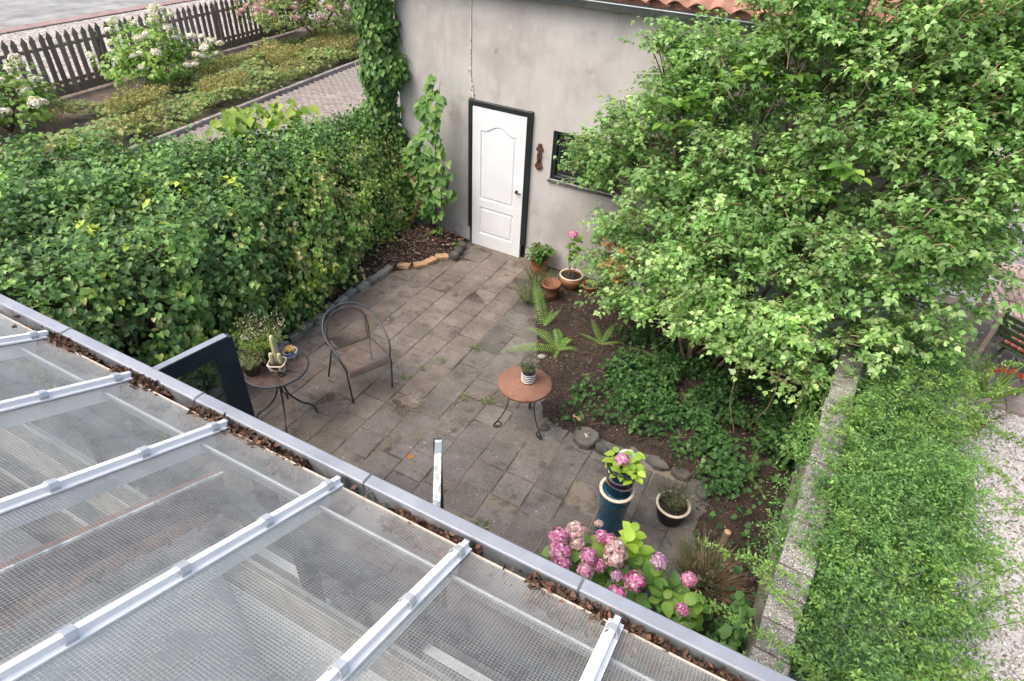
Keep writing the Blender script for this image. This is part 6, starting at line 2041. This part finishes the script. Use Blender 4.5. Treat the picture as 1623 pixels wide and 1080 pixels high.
far_hyd('hydrangea_bush', (-12.45, 6.45, 0), (.8, 1.1), 1.3, 'lime leaved hydrangea with creamy flowers in front of the picket fence', WHITEF, [(.17, .3, .05), (.24, .38, .07), (.12, .24, .045), (.3, .42, .1)], 1500, 45)
far_hyd('hydrangea_bush', (-12.15, 2.9, 0), (.85, .9), 1.1, 'white flowered hydrangea at the left end of the picket fence', WHITEF, [(.17, .29, .06), (.24, .36, .08), (.12, .22, .045)], 1300, 32)
far_hyd('hydrangea_bush', (-13.1, 12.4, 0), (1.4, 2.0), 2.0, 'wide hydrangea with faded pink flowers beyond the driveway', [(.52, .34, .35), (.45, .27, .28), (.58, .44, .42)], [(.13, .22, .05), (.18, .28, .06), (.22, .2, .07), (.1, .16, .04), (.26, .3, .09)], 4200, 110)
# ground cover: green leaves with yellow-brown flower froth
n = 11000
y = 2.6 + 12.5 * rng.random(n)
ex = np.array([edge_x(v) for v in y])
x = ex - .15 - 2.5 * rng.random(n)
msk = np.sin(x * 2.1 + 1) * np.sin(y * 1.7) + .35 * np.sin(x * 5 + y * 3) > np.where((x < ex - 1.3) & (y < 6.0), .5, -1.1)
x, y, ex = x[msk], y[msk], ex[msk]
n = len(x)
hgt = .1 + .22 * rng.random(n) + .12 * np.sin(x * 3) * np.sin(y * 2.3)
P = np.stack([x, y, np.clip(hgt, .04, .5)], 1)
o = leaf_obj('ground_cover', P, np.array([.1, -.1, 1]) + rdir(n) * .45, rdir(n), .12 * (.5 + .6 * rng.random(n)), palette(n, [(.17, .27, .085), (.23, .33, .1), (.29, .35, .12), (.14, .2, .07), (.3, .26, .1)]), LEAF_BIG, MT['leaf'])
tag(o, 'low green ground cover filling the bed between kerb and picket fence', 'ground cover', kind='stuff')
n = 24000
y = 3.2 + 9.0 * rng.random(n)
x = np.array([edge_x(v) for v in y]) - .3 - 1.9 * rng.random(n)
msk = (np.sin(x * 2.6 + y * 1.1) * np.sin(y * 1.9 - x) + .3 * np.sin(x * 7 + 2 * y)) > .12
x, y = x[msk], y[msk]
n = len(x)
P = np.stack([x, y, .28 + .2 * rng.random(n)], 1)
o = leaf_obj('flower_froth', P, rdir(n) + np.array([0, 0, .5]), rdir(n), .034 * (.6 + .7 * rng.random(n)), palette(n, [(.33, .31, .12), (.37, .32, .14), (.27, .31, .11), (.33, .26, .12)]), PETAL4, MT['petal'])
tag(o, 'yellow brown flower froth above the ground cover in the far bed', 'flowers', kind='stuff')

# ================================================================== LITTER, WEEDS, TWIGS
def flakes(name, P, size, cols, label, cat, tm=LEAF_SMALL, mat=None, flatn=1.0, kind='stuff', parent=None):
    n = len(P)
    o = leaf_obj(name, P, rdir(n) + np.array([0, 0, flatn]), rdir(n) * np.array([1, 1, .3]), size * (.5 + .8 * rng.random(n)), palette(n, cols, None, .25), tm, mat or MT['leaf_dry'], parent)
    return tag(o, label, cat, kind=kind)
# gutter full of rotting leaves
n = 15000
X = -2.2 + 5.0 * rng.random(n)
fill = np.array([.25 + .5 * noise.noise((v * 3.1, 3.3, 0)) + .3 * noise.noise((v * 7.1, 1.3, 0)) for v in X])
gap = ((X > 0.0) & (X < .47)) | ((X > .9) & (X < 1.16)) | (X < -1.95) | ((X > -.95) & (X < -.85))
keep = ((fill > .02) & ~gap) | (rng.random(n) < .03)
X, fill = X[keep], fill[keep]
n = len(X)
Y = -1.8 - .09 * rng.random(n)
P = np.stack([X, Y, 2.118 + np.clip(fill + .45, 0.12, .8) * .1 * rng.random(n)], 1)
flakes('gutter_leaves', P, .03, [(.06, .038, .028), (.1, .062, .044), (.035, .024, .018), (.15, .095, .068), (.19, .09, .055)], 'brown rotting leaves lying along the grey gutter', 'leaf litter', LEAF_OVAL, flatn=.7)
# litter under the hedge and on the right bed
n = 6500
Q = np.stack([-3.75 + 1.25 * rng.random(n), -1.2 + 5.1 * rng.random(n)], 1)
Q = Q[[in_poly(a, b, L_BED) for a, b in Q]]
P = np.stack([Q[:, 0], Q[:, 1], [z_left(a, b) + .01 + .02 * rng.random() for a, b in Q]], 1)
flakes('bed_litter', P, .042, [(.19, .115, .075), (.27, .175, .115), (.11, .065, .044), (.36, .26, .18), (.24, .125, .078)], 'dry brown leaves and bark on the soil below the hedge', 'leaf litter', LEAF_OVAL, flatn=.6)
n = 9000
Q = np.stack([-1.1 + 3.4 * rng.random(n), -.3 + 4.2 * rng.random(n)], 1)
Q = Q[[in_poly(a, b, R_BED) for a, b in Q]]
P = np.stack([Q[:, 0], Q[:, 1], [z_right(a, b) + .014 + .016 * rng.random() for a, b in Q]], 1)
flakes('bed_litter', P, .027, [(.09, .056, .038), (.035, .024, .018), (.16, .105, .07), (.32, .26, .18), (.14, .07, .045), (.02, .014, .011)], 'dark crumbs and leaf bits on the bare soil bed', 'leaf litter', LEAF_SMALL, flatn=.6)
def twig_pile(name, n, fx, label, r=(.0022, .001), ln=(.12, .4), mat='twig'):
    tw = Twigs()
    for i in range(n):
        x, y, z = fx()
        a = pr.random() * 6.28
        L_ = pr.uniform(*ln)
        p = Vector((x, y, z))
        d = Vector((math.cos(a), math.sin(a), pr.uniform(-.05, .12))) * L_
        q = Vector((pr.gauss(0, .03), pr.gauss(0, .03), pr.uniform(0, .03)))
        tw.stick(curve([p, p + d * .5 + q, p + d], 3), r[0] * pr.uniform(.6, 1.6), r[1], 4)
    o = tw.m.build(name, MT[mat])
    return tag(o, label, 'twigs', kind='stuff')
def fx_left():
    while True:
        x, y = pr.uniform(-3.5, -2.55), pr.uniform(0, 3.8)
        if in_poly(x, y, L_BED): return x, y, z_left(x, y) + .015
twig_pile('hedge_twigs', 230, fx_left, 'dry twigs scattered on the soil below the hedge')
def fx_right():
    while True:
        x, y = pr.uniform(-1, 2.0), pr.uniform(.6, 3.4)
        if in_poly(x, y, R_BED): return x, y, z_right(x, y) + .012
twig_pile('bed_twigs', 90, fx_right, 'thin pale stems lying across the soil bed')
# straw in the paver joints
tw = Twigs()
spots = [(-1.75, -.1, .28), (-1.55, .1, .2), (-2.0, -.25, .2), (-1.2, .55, .15), (-.85, .9, .12), (-1.0, .35, .2), (-.75, .6, .12), (-1.3, -.1, .2), (-1.9, .1, .15), (-.6, 1.1, .1), (-.95, 1.35, .12), (-1.2, -.5, .25), (-.3, -.3, .2), (-.9, 2.2, .1), (-1.35, 2.5, .15)]
for (sx_, sy_, r) in spots:
    for i in range(26):
        p = Vector((pr.gauss(sx_, r), pr.gauss(sy_, r * .7), .006))
        a = pr.gauss(1.35, .5) if pr.random() < .55 else pr.random() * 6.28
        L_ = pr.uniform(.04, .17)
        d = Vector((math.cos(a), math.sin(a), 0)) * L_
        tw.stick([p, p + d * .5 + Vector((pr.gauss(0, .012), pr.gauss(0, .012), pr.uniform(.0, .012))), p + d], .0013, .0008, 3)
tag(tw.m.build('straw', surf('dry_straw', (.34, .26, .15), (.5, .4, .26), .9, 8)), 'dry straw strewn over the pavers near the chair', 'straw', kind='stuff')
n = 900
v = rng.integers(-11, 4, n)
Yj = -1 + 4.6 * rng.random(n)
P = np.stack([v * .3 + rng.standard_normal(n) * .008, Yj, np.full(n, .003)], 1)
P = P[[not in_poly(a, b, R_BED) and noise.noise((a * 1.2, b * 1.4, 9)) > -.05 for a, b, _ in P]]
flakes('joint_litter', P, .022, [(.3, .22, .13), (.2, .14, .09), (.12, .13, .05), (.36, .28, .18)], 'straw crumbs and moss caught in the paver joints', 'leaf litter', LEAF_NARROW, flatn=.8)
weeds = [(-1.18, 1.72, .1, 'weed tuft farthest from the camera in the patio joints'), (-1.38, 1.32, .08, 'weed tuft left of the patio middle behind the chair'), (-1.5, 1.1, .07, 'small weed beside the chair back'), (-1.55, .9, .08, 'weed tuft just right of the chair seat'), (-.85, .95, .07, 'weed at the paver corner left of the rusty table'), (-.62, 1.02, .1, 'wide weed tuft close to the rusty table'), (.1, -.33, .09, 'weed tuft beside the upright white door edge'), (-.4, -.55, .06, 'small weed nearest the gutter')]
for (x, y, r, lab) in weeds:
    E = empty('weed_tuft', (x, y, 0), 0, lab, 'weed', 'weeds in the paver joints')
    blades(E, 'foliage', 34, r * .45, r * .75, 0.0, [(.16, .27, .06), (.22, .34, .08), (.12, .2, .05)], lean=1.5, wid=1.6)
# single fallen leaf
E = tag(link('fallen_leaf', leaf_mesh('fallen_leaf', [(0, 0, .012)], [(.2, -.3, 1)], [(.6, .4, .1)], [.07], np.array([(.34, .17, .07)]), LEAF_IVY), MT['leaf_dry'], None, (-.87, -.02, 0)), 'curled brown leaf lying alone on the paving', 'leaf')
MB().tube([(0, 0, .012), (.06, -.05, .01), (.13, -.12, .006)], .0016, 5).build('leaf_stalk', MT['twig'], E)
# young plants in the left bed
for (x, y, s, lab) in ((-2.9, 3.55, .12, 'sprouting green seedling on the raised soil by the sapling'), (-2.6, 3.62, .1, 'low green weed on the stones beside the door'), (-3.2, 1.95, .1, 'small green seedling behind the cobbles')):
    E = empty('seedling', (x, y, z_left(x, y) if in_poly(x, y, L_BED) else .06), 0, lab, 'seedling')
    for i in range(9):
        a = i * 2.4
        place_leaf(pr.choice(ML), E, Vector((math.cos(a) * s * .3, math.sin(a) * s * .3, pr.uniform(.03, .1))), (math.cos(a), math.sin(a), -.1), (0, -.2, 1), s * pr.uniform(.45, .7))
    MB().tube([(0, 0, 0), (.01, 0, .09)], .003, 5).build('stem', MT['leaf_stem'], E)
